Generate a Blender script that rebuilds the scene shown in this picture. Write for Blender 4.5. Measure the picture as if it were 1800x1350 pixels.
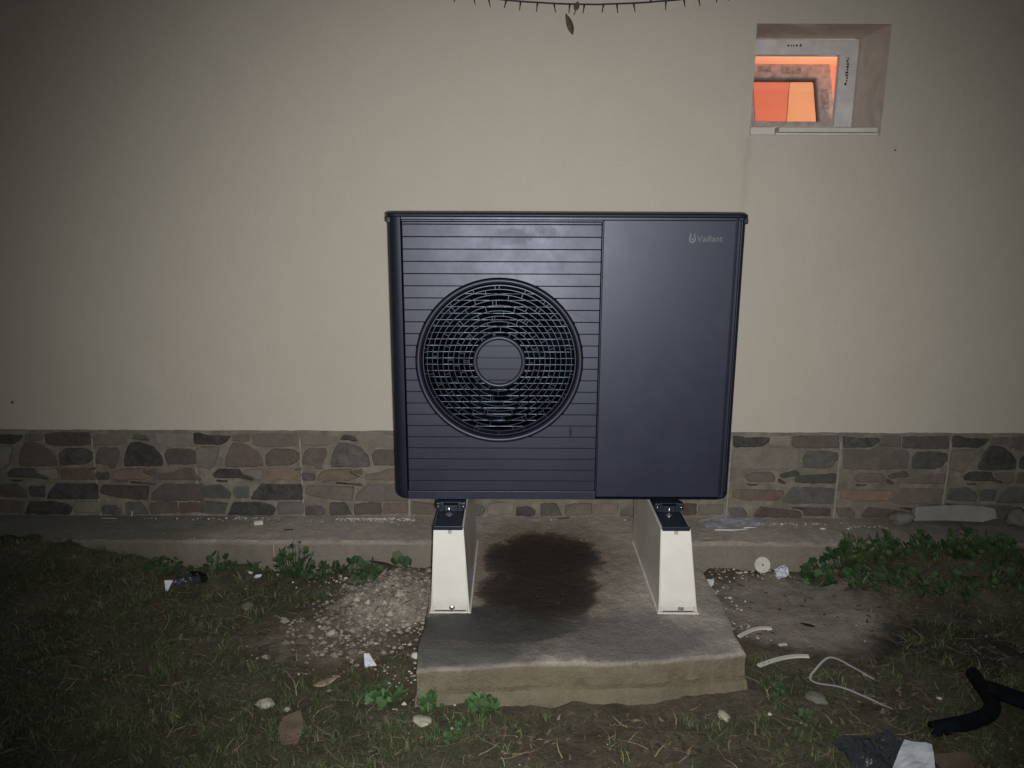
import bpy, bmesh, math, random
from math import sin, cos, pi, radians, atan2, sqrt
from mathutils import Vector, Matrix, noise
for _o in list(bpy.data.objects): bpy.data.objects.remove(_o)
S = bpy.context.scene
COL = S.collection
rnd = random.Random(7)

# ------------------------------------------------------------------ camera
cam = bpy.data.cameras.new('camera')
camo = bpy.data.objects.new('camera', cam); COL.objects.link(camo); S.camera = camo
cam.sensor_width = 36; cam.lens = 36 * 1380 / 1800
cam.clip_start = .02; cam.clip_end = 300
PITCH, ROLL, YAW = .225083, .003739, -.000574
def _axes(p, r, yw):
    c, s = cos(yw), sin(yw)
    f = Vector((s * cos(p), c * cos(p), -sin(p))); rt = Vector((c, -s, 0)); up = rt.cross(f)
    return rt * cos(r) + up * sin(r), -rt * sin(r) + up * cos(r), f
_a, _b, _c = _axes(PITCH, ROLL, YAW)
M = Matrix((( _a.x, _b.x, -_c.x), (_a.y, _b.y, -_c.y), (_a.z, _b.z, -_c.z))).to_4x4()
M.translation = Vector((.384572, -2.437652, 1.409978))
camo.matrix_world = M


# ------------------------------------------------------------------ night sky, phone flash, exposure
W = bpy.data.worlds.new('World'); S.world = W; W.use_nodes = True
wn = W.node_tree; bg = wn.nodes['Background']
sky = wn.nodes.new('ShaderNodeTexSky'); sky.sky_type = 'NISHITA'; sky.sun_disc = False
sky.sun_elevation = radians(-.1); sky.sun_rotation = radians(200)
tint = wn.nodes.new('ShaderNodeMix'); tint.data_type = 'RGBA'; tint.blend_type = 'MULTIPLY'; tint.inputs[0].default_value = 1; tint.inputs[7].default_value = (.70, .96, 1.22, 1)   # cool cast of the night sky
wn.links.new(sky.outputs[0], tint.inputs[6]); wn.links.new(tint.outputs[2], bg.inputs['Color']); bg.inputs['Strength'].default_value = .15
fl = bpy.data.lights.new('phone_flash', 'SPOT'); flo = bpy.data.objects.new('phone_flash', fl); COL.objects.link(flo)
fl.energy = 236; fl.color = (1.0, .985, .955); fl.spot_size = radians(86); fl.spot_blend = 1.0; fl.shadow_soft_size = .012
flo.location = (.410, -2.44, 1.392)
flo.rotation_euler = (Vector((.52, .6, .68)) - flo.location).to_track_quat('-Z', 'Y').to_euler()
S.view_settings.view_transform = 'Standard'; S.view_settings.look = 'None'
S.view_settings.gamma = 1; S.view_settings.exposure = 0; S.view_settings.use_curve_mapping = False
S.render.engine = 'CYCLES'
S.cycles.max_bounces = 6; S.cycles.transparent_max_bounces = 12

# ------------------------------------------------------------------ material helpers
def srgb(r, g, b):
    f = lambda v: ((v / 255 + .055) / 1.055) ** 2.4 if v > 10 else v / 255 / 12.92
    return (f(r), f(g), f(b), 1)
class NT:
    def __init__(s, name):
        s.m = bpy.data.materials.new(name); s.m.use_nodes = True; s.t = s.m.node_tree; s.n = s.t.nodes
        s.p = s.n['Principled BSDF']; s.co = None
    def coord(s, kind='Object'):
        if not s.co: s.co = s.n.new('ShaderNodeTexCoord')
        return s.co.outputs[kind]
    def link(s, a, b): s.t.links.new(a, b)
    def noise(s, scale, detail=4, rough=.55, dist=0, vec=None, sc3=None):
        n = s.n.new('ShaderNodeTexNoise'); n.inputs['Scale'].default_value = scale
        n.inputs['Detail'].default_value = detail; n.inputs['Roughness'].default_value = rough; n.inputs['Distortion'].default_value = dist
        v = vec or s.coord()
        if sc3:
            mp = s.n.new('ShaderNodeMapping'); mp.inputs['Scale'].default_value = sc3; s.link(v, mp.inputs['Vector']); v = mp.outputs[0]
        s.link(v, n.inputs['Vector']); return n.outputs['Fac']
    def ramp(s, fac, stops):
        r = s.n.new('ShaderNodeValToRGB'); e = r.color_ramp.elements
        while len(e) < len(stops): e.new(.5)
        for i, (p, c) in enumerate(stops):
            e[i].position = p; e[i].color = c if len(c) == 4 else (*c, 1)
        s.link(fac, r.inputs[0]); return r.outputs[0]
    def mix(s, f, a, b, mode='MIX'):
        m = s.n.new('ShaderNodeMix'); m.data_type = 'RGBA'; m.blend_type = mode
        for v, k in ((f, 0), (a, 6), (b, 7)):
            if hasattr(v, 'links'): s.link(v, m.inputs[k])
            else: m.inputs[k].default_value = v if k == 0 or len(v) == 4 else (*v, 1)
        return m.outputs[2]
    def math(s, op, a, b=0, c=0):
        m = s.n.new('ShaderNodeMath'); m.operation = op
        for i, v in enumerate((a, b, c)):
            if hasattr(v, 'links'): s.link(v, m.inputs[i])
            else: m.inputs[i].default_value = v
        return m.outputs[0]
    def bump(s, h, strength=.3, dist=.01):
        b = s.n.new('ShaderNodeBump'); b.inputs['Strength'].default_value = strength; b.inputs['Distance'].default_value = dist
        s.link(h, b.inputs['Height']); s.link(b.outputs[0], s.p.inputs['Normal'])
    def base(s, c, rough=.8, spec=.5, metal=0):
        if hasattr(c, 'links'): s.link(c, s.p.inputs['Base Color'])
        else: s.p.inputs['Base Color'].default_value = c if len(c) == 4 else (*c, 1)
        if hasattr(rough, 'links'): s.link(rough, s.p.inputs['Roughness'])
        else: s.p.inputs['Roughness'].default_value = rough
        s.p.inputs['Specular IOR Level'].default_value = spec; s.p.inputs['Metallic'].default_value = metal
        return s.m
def simple(name, c, rough=.8, spec=.4, metal=0, var=.25, scale=20, bump=0, bscale=80):
    t = NT(name); c = Vector(c[:3])
    col = t.ramp(t.noise(scale, 5), [(.3, tuple(c * (1 - var))), (.7, tuple(c * (1 + var)))])
    t.base(col, rough, spec, metal)
    if bump: t.bump(t.noise(bscale, 4), bump, .004)
    return t.m

def two_sided_thin(m):
    return m
# render wall
t = NT('cream_render')
c = t.mix(t.noise(1.3, 5, .6), (.57, .53, .455), (.66, .615, .535))
c = t.mix(t.math('MULTIPLY', t.noise(7, 8, .75), .75), c, (.52, .48, .41))
fine = t.noise(170, 4, .8)
c = t.mix(t.ramp(fine, [(.38, (0, 0, 0)), (.72, (.38, .38, .38))]), c, (.40, .37, .31))
sp_ = t.n.new('ShaderNodeSeparateXYZ'); t.link(t.coord(), sp_.inputs[0])
dx_ = t.math('ABSOLUTE', t.math('ADD', t.math('SUBTRACT', sp_.outputs[0], 1.268), t.math('MULTIPLY', t.math('SUBTRACT', t.noise(5, 4), .5), .05)))
m_ = t.math('MULTIPLY', t.ramp(dx_, [(.0, (1, 1, 1)), (.022, (0, 0, 0))]), t.ramp(t.math('SUBTRACT', 1.67, sp_.outputs[2]), [(0, (0, 0, 0)), (.02, (1, 1, 1)), (.55, (0, 0, 0))]))
c = t.mix(t.math('MULTIPLY', m_, .28), c, (.30, .27, .22))
t.base(c, .92, .25); t.bump(t.math('ADD', t.math('MULTIPLY', t.noise(210, 4, .75), .7), t.math('MULTIPLY', t.noise(4, 5, .55), 3.5)), .6, .004)
M_RENDER = t.m
# reveal plaster (unpainted brownish)
t = NT('bare_plaster')
c = t.ramp(t.noise(14, 6, .65), [(.3, (.58, .545, .50)), (.7, (.74, .695, .635))])
t.base(c, .95, .2); t.bump(t.noise(60, 5, .7), .4, .006); M_REVEAL = t.m
# mortar
t = NT('grey_mortar')
c = t.ramp(t.noise(16, 8, .7), [(.25, (.12, .108, .088)), (.5, (.205, .183, .148)), (.75, (.32, .29, .24))])
t.base(c, .9, .3); t.bump(t.noise(70, 6, .75), .6, .006); M_MORTAR = t.m
M_SEAM = simple('pale_grout', (.32, .295, .245), .9, .2, 0, .3, 30, .3, 90)
# stones
def stone_mat(name, lo, hi, sc=14):
    t = NT(name)
    oi = t.n.new('ShaderNodeObjectInfo')
    off = t.n.new('ShaderNodeVectorMath'); off.operation = 'ADD'
    cmb = t.n.new('ShaderNodeCombineXYZ')
    t.link(t.math('MULTIPLY', oi.outputs['Random'], 37.0), cmb.inputs[0]); t.link(t.math('MULTIPLY', oi.outputs['Random'], 11.0), cmb.inputs[2])
    t.link(t.coord(), off.inputs[0]); t.link(cmb.outputs[0], off.inputs[1]); v = off.outputs[0]
    c = t.ramp(t.noise(sc, 8, .72, .6, vec=v), [(.28, lo), (.72, hi)])
    c = t.mix(t.ramp(t.noise(24, 8, .78, .5, vec=v), [(.42, (0, 0, 0)), (.68, (.75, .75, .75))]), c, (.20, .172, .14))
    hs = t.n.new('ShaderNodeHueSaturation'); t.link(c, hs.inputs['Color']); hs.inputs['Saturation'].default_value = .74
    t.link(t.math('MULTIPLY_ADD', oi.outputs['Random'], .5, .52), hs.inputs['Value'])
    t.base(hs.outputs[0], .68, .4)
    t.bump(t.math('ADD', t.noise(30, 7, .75, .5, vec=v), t.math('MULTIPLY', t.noise(150, 4, .7, vec=v), .3)), .7, .008)
    return t.m
SM = {
 'd': stone_mat('stone_dark_grey', (.045, .042, .045), (.12, .105, .10)),
 'r': stone_mat('stone_red_brown', (.10, .06, .05), (.22, .14, .11)),
 'b': stone_mat('stone_brown', (.12, .085, .068), (.24, .18, .14)),
 'o': stone_mat('stone_ochre', (.17, .10, .05), (.36, .22, .12)),
 'g': stone_mat('stone_green_grey', (.075, .075, .062), (.15, .145, .12)),
 'p': stone_mat('stone_pale', (.20, .17, .13), (.34, .29, .23)),
 'u': stone_mat('stone_blue_grey', (.07, .08, .085), (.14, .15, .15)),
}
# concrete with wet stain (object sits at the world origin, so object coordinates are metres)
def concrete(name, stain=True, lo=(.11, .092, .05), hi=(.20, .168, .10)):
    t = NT(name)
    co = t.coord(); sep = t.n.new('ShaderNodeSeparateXYZ'); t.link(co, sep.inputs[0])
    X, Y, Z = sep.outputs
    c = t.ramp(t.noise(5, 8, .68), [(.28, (.36, .32, .275)), (.5, (.53, .475, .415)), (.75, (.68, .62, .545))])
    c = t.mix(t.ramp(t.noise(30, 7, .75), [(.4, (0, 0, 0)), (.75, (.6, .6, .6))]), c, (.20, .175, .15))
    c = t.mix(t.ramp(t.noise(90, 3, .6), [(.62, (0, 0, 0)), (.70, (.5, .5, .5))]), c, (.52, .48, .41))
    c = t.mix(t.ramp(t.noise(140, 3, .65), [(.60, (0, 0, 0)), (.68, (.75, .75, .75))]), c, (.10, .088, .075))
    c = t.mix(t.ramp(t.noise(3.2, 7, .75, .8), [(.45, (0, 0, 0)), (.66, (.42, .42, .42))]), c, (.20, .18, .16))
    # dusty pale area close to the wall
    c = t.mix(t.math('MULTIPLY', t.math('SMOOTH_MIN', t.math('MAXIMUM', t.math('MULTIPLY_ADD', Y, 2.2, -.4), 0), .6, .1), .6), c, (.42, .365, .30))
    # mossy front face and lower part
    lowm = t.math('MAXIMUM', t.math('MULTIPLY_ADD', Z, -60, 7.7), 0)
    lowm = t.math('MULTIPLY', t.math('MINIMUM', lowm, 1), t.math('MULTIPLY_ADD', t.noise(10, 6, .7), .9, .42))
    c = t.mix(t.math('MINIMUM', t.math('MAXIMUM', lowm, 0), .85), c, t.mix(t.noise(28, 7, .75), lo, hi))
    # uneven darker tone away from the pump, left and far right
    xdark = t.math('MAXIMUM', t.math('MULTIPLY_ADD', X, -1.3, -.65), t.math('MULTIPLY_ADD', X, 1.0, -1.45))
    xdark = t.math('MINIMUM', t.math('MAXIMUM', t.math('ADD', xdark, t.math('MULTIPLY_ADD', t.noise(6, 6, .7), 1.2, -.6)), 0), .72)
    c = t.mix(xdark, c, (.15, .135, .10))
    rough = t.ramp(t.noise(18, 5), [(.3, (.75,) * 3), (.7, (.95,) * 3)])
    if stain:
        def blob(cx, cy, rx, ry, warp=.34):
            dx = t.math('DIVIDE', t.math('SUBTRACT', X, cx), rx); dy = t.math('DIVIDE', t.math('SUBTRACT', Y, cy), ry)
            d = t.math('SQRT', t.math('ADD', t.math('MULTIPLY', dx, dx), t.math('MULTIPLY', dy, dy)))
            return t.math('ADD', d, t.math('MULTIPLY', t.math('SUBTRACT', t.noise(9, 7, .68, .3), .5), warp * 2.6))
        d = t.math('SMOOTH_MIN', blob(.50, .26, .225, .235), blob(.475, .0, .20, .24), .25)
        d = t.math('SMOOTH_MIN', d, blob(.34, -.22, .25, .11), .3)
        d = t.math('ADD', d, t.math('MULTIPLY', t.math('SUBTRACT', t.noise(34, 6, .75), .5), .22))
        wet = t.ramp(d, [(.62, (1, 1, 1)), (.86, (.86, .86, .86)), (1.0, (.35, .35, .35)), (1.08, (.0, .0, .0))])
        halo = t.ramp(d, [(.95, (1, 1, 1)), (1.0, (0, 0, 0))])
        r2 = t.n.new('ShaderNodeMapRange'); t.link(d, r2.inputs[0]); r2.inputs[1].default_value = .8; r2.inputs[2].default_value = 1.7; r2.inputs[3].default_value = .75; r2.inputs[4].default_value = 0
        c = t.mix(r2.outputs[0], c, (.17, .115, .07))
        c = t.mix(t.math('MULTIPLY', wet, .93), c, (.030, .024, .019))
        # grubby grey damp on the front half
        g = t.ramp(t.math('ADD', blob(.25, -.31, .28, .24), 0), [(.6, (.8, .8, .8)), (1.1, (0, 0, 0))])
        topm = t.ramp(Z, [(.1225, (0, 0, 0)), (.1265, (1, 1, 1))])
        c = t.mix(t.math('MULTIPLY', g, topm), c, (.085, .082, .08))
        g = t.ramp(blob(.74, -.30, .36, .20), [(.5, (.7, .7, .7)), (1.1, (0, 0, 0))])
        c = t.mix(t.math('MULTIPLY', g, topm), c, (.12, .112, .104))
        rough = t.mix(wet, rough, (.5, .5, .5))
    t.base(c, rough, .35)
    h = t.math('ADD', t.math('MULTIPLY', t.noise(11, 8, .75), 1.5), t.math('MULTIPLY', t.noise(110, 5, .75), .6))
    t.bump(h, .8, .012); return t.m
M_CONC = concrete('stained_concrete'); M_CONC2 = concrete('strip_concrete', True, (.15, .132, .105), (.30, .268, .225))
# soil
t = NT('trodden_soil')
co = t.coord(); sep = t.n.new('ShaderNodeSeparateXYZ'); t.link(co, sep.inputs[0]); X, Y, Z = sep.outputs
c = t.ramp(t.noise(7, 8, .7), [(.3, (.085, .072, .050)), (.55, (.155, .13, .094)), (.8, (.25, .21, .155))])
c = t.mix(t.ramp(t.noise(45, 6, .75), [(.45, (0, 0, 0)), (.7, (.8, .8, .8))]), c, (.065, .06, .042))
def blob(cx, cy, rx, ry, warp=.4):
    dx = t.math('DIVIDE', t.math('SUBTRACT', X, cx), rx); dy = t.math('DIVIDE', t.math('SUBTRACT', Y, cy), ry)
    d = t.math('SQRT', t.math('ADD', t.math('MULTIPLY', dx, dx), t.math('MULTIPLY', dy, dy)))
    d = t.math('ADD', d, t.math('MULTIPLY', t.math('SUBTRACT', t.noise(10, 7, .7, .3), .5), warp * 2.6))
    return t.ramp(d, [(.7, (1, 1, 1)), (1.15, (0, 0, 0))])
c = t.mix(blob(1.40, .10, .33, .30), c, t.ramp(t.noise(20, 6, .6), [(.3, (.29, .25, .21)), (.7, (.38, .335, .285))]))
c = t.mix(blob(-.05, .16, .24, .24), c, t.ramp(t.noise(26, 8, .75), [(.35, (.20, .175, .14)), (.65, (.56, .50, .42))]))
c = t.mix(t.math('MULTIPLY', blob(-.22, -.10, .25, .16), .7), c, t.ramp(t.noise(30, 8, .75), [(.35, (.14, .115, .085)), (.65, (.34, .29, .225))]))
c = t.mix(t.math('MULTIPLY', blob(1.82, -.13, .27, .20, 1.1), .65), c, (.022, .018, .016))
t.base(c, .95, .2)
t.bump(t.math('ADD', t.noise(35, 8, .75), t.math('MULTIPLY', t.noise(160, 4, .7), .4)), .8, .02); M_SOIL = t.m

# heat pump plastics / paint
def paint(name, col, rough, spec=.5, tex=900, b=.03, smudge=False):
    t = NT(name)
    c = t.mix(t.ramp(t.noise(7, 6, .7), [(.42, (0, 0, 0)), (.8, (.55, .55, .55))]), col, tuple(v * 1.22 for v in col))
    r = t.n.new('ShaderNodeMapRange'); t.link(t.noise(9, 7, .7), r.inputs[0]); r.inputs[3].default_value = rough - .09; r.inputs[4].default_value = rough + .11
    rr_ = r.outputs[0]
    if smudge:   # scuffs on the upper slats and one dark drip mark low on the right (local metres)
        sp = t.n.new('ShaderNodeSeparateXYZ'); t.link(t.coord(), sp.inputs[0])
        def ell(cx, cz, rx, rz, w):
            dx = t.math('DIVIDE', t.math('SUBTRACT', sp.outputs[0], cx), rx); dz = t.math('DIVIDE', t.math('SUBTRACT', sp.outputs[2], cz), rz)
            d = t.math('ADD', t.math('SQRT', t.math('ADD', t.math('MULTIPLY', dx, dx), t.math('MULTIPLY', dz, dz))), t.math('MULTIPLY', t.math('SUBTRACT', t.noise(40, 6, .7), .5), w))
            return t.ramp(d, [(.55, (1, 1, 1)), (1, (0, 0, 0))])
        m1 = t.math('MAXIMUM', ell(.385, .855, .075, .030, 1.6), ell(.49, .868, .035, .022, 1.8)); m2 = ell(.573, .235, .006, .022, .9)
        rr_ = t.math('ADD', rr_, t.math('MULTIPLY', m1, .045)); c = t.mix(m2, c, (.002, .002, .003)); rr_ = t.math('ADD', rr_, t.math('MULTIPLY', m2, .3))
    t.base(c, rr_, spec); t.p.inputs['Specular Tint'].default_value = (.78, .83, 1, 1); t.bump(t.noise(tex, 2, .6), b, .001); return t.m
M_BODY = paint('anthracite_coating', (.0120, .0140, .030), .45, .80)
M_SIDE = paint('anthracite_side', (.009, .011, .021), .50, .55)
M_SLAT = paint('anthracite_slat', (.0115, .0130, .0265), .425, .60, smudge=True)
M_RING = paint('fan_ring_plastic', (.0170, .0180, .030), .44, .75)
M_DARK = paint('fan_housing_dark', (.0022, .003, .007), .9, .08)
M_BLADE = simple('black_blade', (.0015, .002, .004), 1, 0)
M_GUARD = paint('guard_plastic', (.022, .024, .040), .36, .7)
M_FIN = simple('coil_fins', (.003, .0045, .009), 1, .0, 0, .3, 60)
M_STEEL = simple('bright_wire', (.38, .50, .60), .5, .6, .15, .95, 30)
M_BOLT = simple('zinc_bolt', (.75, .75, .72), .25, .6, 1, .1, 60)
M_FOOT = paint('black_foot', (.012, .016, .024), .42, .5)
M_LOGO = simple('badge_silver', (.13, .135, .165), .45, .6, .2, .1)
t = NT('white_plastic'); c = t.ramp(t.noise(6, 6, .65), [(.3, (.70, .69, .64)), (.7, (.80, .79, .75))])
c = t.mix(t.ramp(t.noise(25, 6, .75, 0), [(.58, (0, 0, 0)), (.82, (.35, .35, .35))]), c, (.50, .46, .38))
sp = t.n.new('ShaderNodeSeparateXYZ'); t.link(t.coord(), sp.inputs[0])
dm = t.math('MULTIPLY', t.ramp(t.math('ADD', sp.outputs[2], t.math('MULTIPLY', t.noise(30, 6, .75), .09)), [(.165, (1, 1, 1)), (.235, (0, 0, 0))]), t.ramp(t.noise(120, 5, .8), [(.35, (0, 0, 0)), (.6, (1, 1, 1))]))
c = t.mix(t.math('MULTIPLY', dm, .6), c, (.28, .24, .19))
t.base(c, .42, .5); t.bump(t.noise(50, 4), .05, .002); M_WHITE = t.m
M_WHITESIDE = simple('white_plastic_side', (.62, .60, .55), .35, .6, 0, .12, 9)
M_PVC = simple('frame_film', (.66, .67, .69), .5, .4, 0, .12, 18, .1, 60)
M_PVCEDGE = simple('frame_inner', (.62, .6, .56), .4, .5, 0, .05)
M_FILM = simple('brown_film', (.50, .435, .42), .5, .4, 0, .30, 34, .2, 60)
M_INK = simple('film_ink', (.05, .045, .05), .6, .3)
M_BEAD = simple('glazing_bead_film', (.24, .19, .18), .5, .3, 0, .2)
M_GASKET = simple('rubber_gasket', (.03, .028, .028), .6, .3)
M_ORANGE = simple('room_orange', (.72, .28, .20), .85, .2, 0, .04, 3)
M_PEACH = simple('room_peach', (.80, .52, .32), .85, .2, 0, .04, 3)
t = NT('window_glass'); g = t.n.new('ShaderNodeBsdfGlossy'); g.inputs['Roughness'].default_value = .02
tr = t.n.new('ShaderNodeBsdfTransparent'); tr.inputs[0].default_value = (.80, .80, .80, 1); mx = t.n.new('ShaderNodeMixShader')
fr = t.n.new('ShaderNodeFresnel'); fr.inputs[0].default_value = 1.45; t.link(fr.outputs[0], mx.inputs[0]); t.link(tr.outputs[0], mx.inputs[1]); t.link(g.outputs[0], mx.inputs[2])
t.link(mx.outputs[0], t.n['Material Output'].inputs[0]); M_GLASS = t.m
M_CABLE = simple('green_black_cable', (.015, .018, .015), .5, .4)
M_DRYLEAF = simple('dead_leaf', (.10, .075, .055), .8, .3, 0, .3, 60, .3)
M_TANLEAF = simple('tan_leaf', (.36, .27, .19), .8, .3, 0, .25, 40, .3)
M_CARD = simple('brown_cardboard', (.17, .125, .09), .85, .2, 0, .2, 25, .2)
M_PAPER = simple('white_paper', (.72, .74, .78), .75, .3, 0, .08, 30, .2, 40)
M_BLUE = simple('blue_print', (.15, .17, .38), .75, .3)
M_FOAM = simple('pale_foam', (.62, .59, .52), .9, .2, 0, .15, 40, .4, 120)
M_TRIM = simple('white_trim_strip', (.66, .65, .58), .45, .5, 0, .1, 20)
M_STRAP = simple('grey_strap', (.40, .40, .40), .4, .5, 0, .1)
M_RUBBER = simple('black_insulation', (.007, .008, .010), .95, .12, 0, .5, 30, .4, 200)
M_PEBBLE = simple('pale_stone', (.42, .38, .30), .85, .3, 0, .25, 40, .4, 90)
M_ROCK = simple('grey_rock', (.16, .15, .125), .9, .3, 0, .3, 20, .6, 60)
M_HEAP = simple('crumbled_mortar', (.27, .24, .20), .95, .2, 0, .45, 25, .5, 90)
M_BOARD = simple('grey_slab', (.25, .235, .22), .9, .3, 0, .2, 12, .3, 60)
M_STEM = simple('dry_stem', (.50, .44, .30), .8, .3)
t = NT('clear_film'); t.base((.62, .66, .76), .22, .6); t.p.inputs['Alpha'].default_value = .42; t.bump(t.noise(28, 4, .6), .8, .01); M_CLEAR = t.m
t = NT('dark_film'); t.base((.05, .055, .07), .2, .6); t.p.inputs['Alpha'].default_value = .75; t.bump(t.noise(22, 5, .6), .9, .015); M_BAG = t.m
def leafmat(name, stops, rough=.6):
    t = NT(name); a = t.n.new('ShaderNodeAttribute'); a.attribute_name = 'tint'
    c = t.ramp(a.outputs['Fac'], stops)
    c = t.mix(t.math('MULTIPLY', t.noise(60, 4), .4), c, tuple(v * .55 for v in stops[0][1][:3]))
    t.base(c, rough, .35); return t.m
M_GRASS = leafmat('grass_blade', [(0, (.045, .060, .028)), (.5, (.085, .110, .045)), (.85, (.15, .165, .072)), (1, (.25, .235, .125))])
M_STRAW = leafmat('straw', [(0, (.09, .065, .038)), (.6, (.22, .165, .10)), (1, (.50, .42, .27))], .7)
M_LITTER = leafmat('leaf_litter', [(0, (.05, .042, .032)), (.6, (.15, .115, .078)), (1, (.34, .26, .17))], .8)
def weedmat(name, a, b):
    t = NT(name); oi = t.n.new('ShaderNodeObjectInfo')
    c = t.ramp(oi.outputs['Random'], [(0, a), (.8, b), (1, tuple(v * 1.6 for v in b))])
    c = t.mix(t.math('MULTIPLY', t.noise(70, 5, .7), .6), c, tuple(v * .5 for v in a))
    t.base(c, .5, .4); t.bump(t.noise(90, 3), .3, .004); return t.m
M_WEED = weedmat('weed_leaf', (.024, .052, .020), (.050, .096, .030))
M_WEED2 = weedmat('bright_weed_leaf', (.035, .085, .025), (.07, .14, .045))

# ------------------------------------------------------------------ mesh helpers
def mesh(name, verts, faces, mats=None, smooth=False, mi=None):
    me = bpy.data.meshes.new(name); me.from_pydata([tuple(v) for v in verts], [], faces); me.update()
    if mats:
        for m in (mats if isinstance(mats, (list, tuple)) else [mats]): me.materials.append(m)
    if mi: me.polygons.foreach_set('material_index', mi)
    if smooth: me.polygons.foreach_set('use_smooth', [True] * len(me.polygons))
    return me
def obj(name, me, parent=None, loc=(0, 0, 0), rot=(0, 0, 0), **props):
    o = bpy.data.objects.new(name, me); COL.objects.link(o); o.location = loc; o.rotation_euler = rot
    if parent: o.parent = parent
    for k, v in props.items(): o[k] = v
    return o
def thing(name, label, cat, me=None, loc=(0, 0, 0), rot=(0, 0, 0), group=None):
    o = obj(name, me, None, loc, rot); o['label'] = label; o['category'] = cat
    if group: o['group'] = group
    return o
def bm_mesh(name, bm, mats, smooth=False, recalc=True):
    if recalc: bmesh.ops.recalc_face_normals(bm, faces=bm.faces)
    me = bpy.data.meshes.new(name); bm.to_mesh(me); bm.free()
    for m in (mats if isinstance(mats, (list, tuple)) else [mats]): me.materials.append(m)
    if smooth: me.polygons.foreach_set('use_smooth', [True] * len(me.polygons))
    return me
def bm_box(bm, x0, x1, y0, y1, z0, z1, bev=0, seg=2):
    vs = [bm.verts.new((x, y, z)) for z in (z0, z1) for x, y in ((x0, y0), (x1, y0), (x1, y1), (x0, y1))]
    fs = [bm.faces.new([vs[i] for i in f]) for f in ((3, 2, 1, 0), (4, 5, 6, 7), (0, 1, 5, 4), (1, 2, 6, 5), (2, 3, 7, 6), (3, 0, 4, 7))]
    if bev:
        es = {e for f in fs for e in f.edges}
        bmesh.ops.bevel(bm, geom=list(es), offset=bev, segments=seg, affect='EDGES', profile=.5)
def box(name, b, m, bev=0, seg=2):
    bm = bmesh.new(); bm_box(bm, *b, bev, seg); return bm_mesh(name, bm, m)
def tube(path, r, seg=8, cap=True, verts=None, faces=None):
    V = [] if verts is None else verts; F = [] if faces is None else faces
    P = [Vector(p) for p in path]; n0 = len(V); prev = None
    for i, p in enumerate(P):
        d = (P[min(i + 1, len(P) - 1)] - P[max(i - 1, 0)]).normalized()
        ref = prev if prev else (Vector((0, 0, 1)) if abs(d.z) < .9 else Vector((1, 0, 0)))
        a = d.cross(ref).normalized(); b = a.cross(d).normalized(); prev = b
        rr = r[i] if isinstance(r, (list, tuple)) else r
        for k in range(seg):
            t_ = 2 * pi * k / seg; V.append(p + a * cos(t_) * rr + b * sin(t_) * rr)
    for i in range(len(P) - 1):
        for k in range(seg):
            F.append((n0 + i * seg + k, n0 + i * seg + (k + 1) % seg, n0 + (i + 1) * seg + (k + 1) % seg, n0 + (i + 1) * seg + k))
    if cap:
        F.append(tuple(n0 + k for k in range(seg))[::-1]); F.append(tuple(n0 + (len(P) - 1) * seg + k for k in range(seg)))
    return V, F
def lathe(prof, cx, cz, seg=96, closed=True):
    # revolve (radius, y) about the axis through (cx, *, cz) pointing along y
    V = []; F = []; n = len(prof)
    for i in range(seg):
        a = 2 * pi * i / seg
        for r, y in prof: V.append((cx + r * cos(a), y, cz + r * sin(a)))
    for i in range(seg):
        j = (i + 1) % seg
        for k in range(n if closed else n - 1):
            l = (k + 1) % n; F.append((i * n + k, i * n + l, j * n + l, j * n + k))
    return V, F
def poly_extrude(name, pts, y_front, y_back, m, bev=.0, smooth=False):
    # outline in (x, z), thickness along y, edges of the front chamfered
    bm = bmesh.new()
    f = bm.faces.new([bm.verts.new((x, y_front, z)) for x, z in pts])
    r = bmesh.ops.extrude_face_region(bm, geom=[f]); back = [v for v in r['geom'] if isinstance(v, bmesh.types.BMVert)]
    bmesh.ops.translate(bm, verts=back, vec=(0, y_back - y_front, 0))
    if bev:
        es = [e for e in bm.edges if all(abs(v.co.y - y_front) < 1e-6 for v in e.verts)]
        bmesh.ops.bevel(bm, geom=es, offset=bev, segments=2, affect='EDGES')
    return bm_mesh(name, bm, m, smooth)
def fbm(x, y, z=0, o=4): return noise.fractal(Vector((x, y, z)), .9, 2.1, o)
def sstep(a, b, x):
    t_ = min(1, max(0, (x - a) / (b - a))); return t_ * t_ * (3 - 2 * t_)

# ------------------------------------------------------------------ ground
YW = .659          # wall face
AF = .402          # front edge of the concrete apron
def gh(x, y):
    h = .010 + .016 * fbm(x * 2.1, y * 2.1, 3) + .010 * fbm(x * 9, y * 9, 7) + .004 * fbm(x * 30, y * 30, 1, 3)
    h += .112 * sstep(-.75, -1.55, x) * sstep(-.25, .38, y)
    h += .085 * sstep(1.52, 1.85, x) * sstep(.0, .38, y)
    h += .045 * math.exp(-((x + .04) / .17) ** 2 - ((y - .16) / .20) ** 2)
    h += .018 * sstep(-.3, -.7, y)
    if -.75 < x < 1.5: h -= .006
    h += .030 * sstep(.24, .40, y) * max(0, .35 + 1.3 * fbm(x * 3.3, 7, 2)) * (1 if x < .1 or x > 1.15 else 0)
    # keep it under slab and apron
    if y > AF + .03: h = min(h, .06)
    if .16 < x < 1.02 and y > -.37: h = min(h, .03)
    return h
def axis(a, b, st, far):
    n = int((b - a) / st); d = [a + st * i for i in range(n + 1)]
    lo = [a - 40 * (k / 7) ** 2.2 for k in range(7, 0, -1)] if far else []
    hi = [b + 40 * (k / 7) ** 2.2 for k in range(1, 8)] if far else []
    return lo + d + hi
xs = axis(-2.3, 3.2, .018, True); ys = axis(-1.1, .48, .018, True)
V = []; F = []
for y in ys:
    for x in xs:
        V.append((x, y, gh(x, y) if -2.4 < x < 3.3 and -1.2 < y < .6 else .0))
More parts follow.
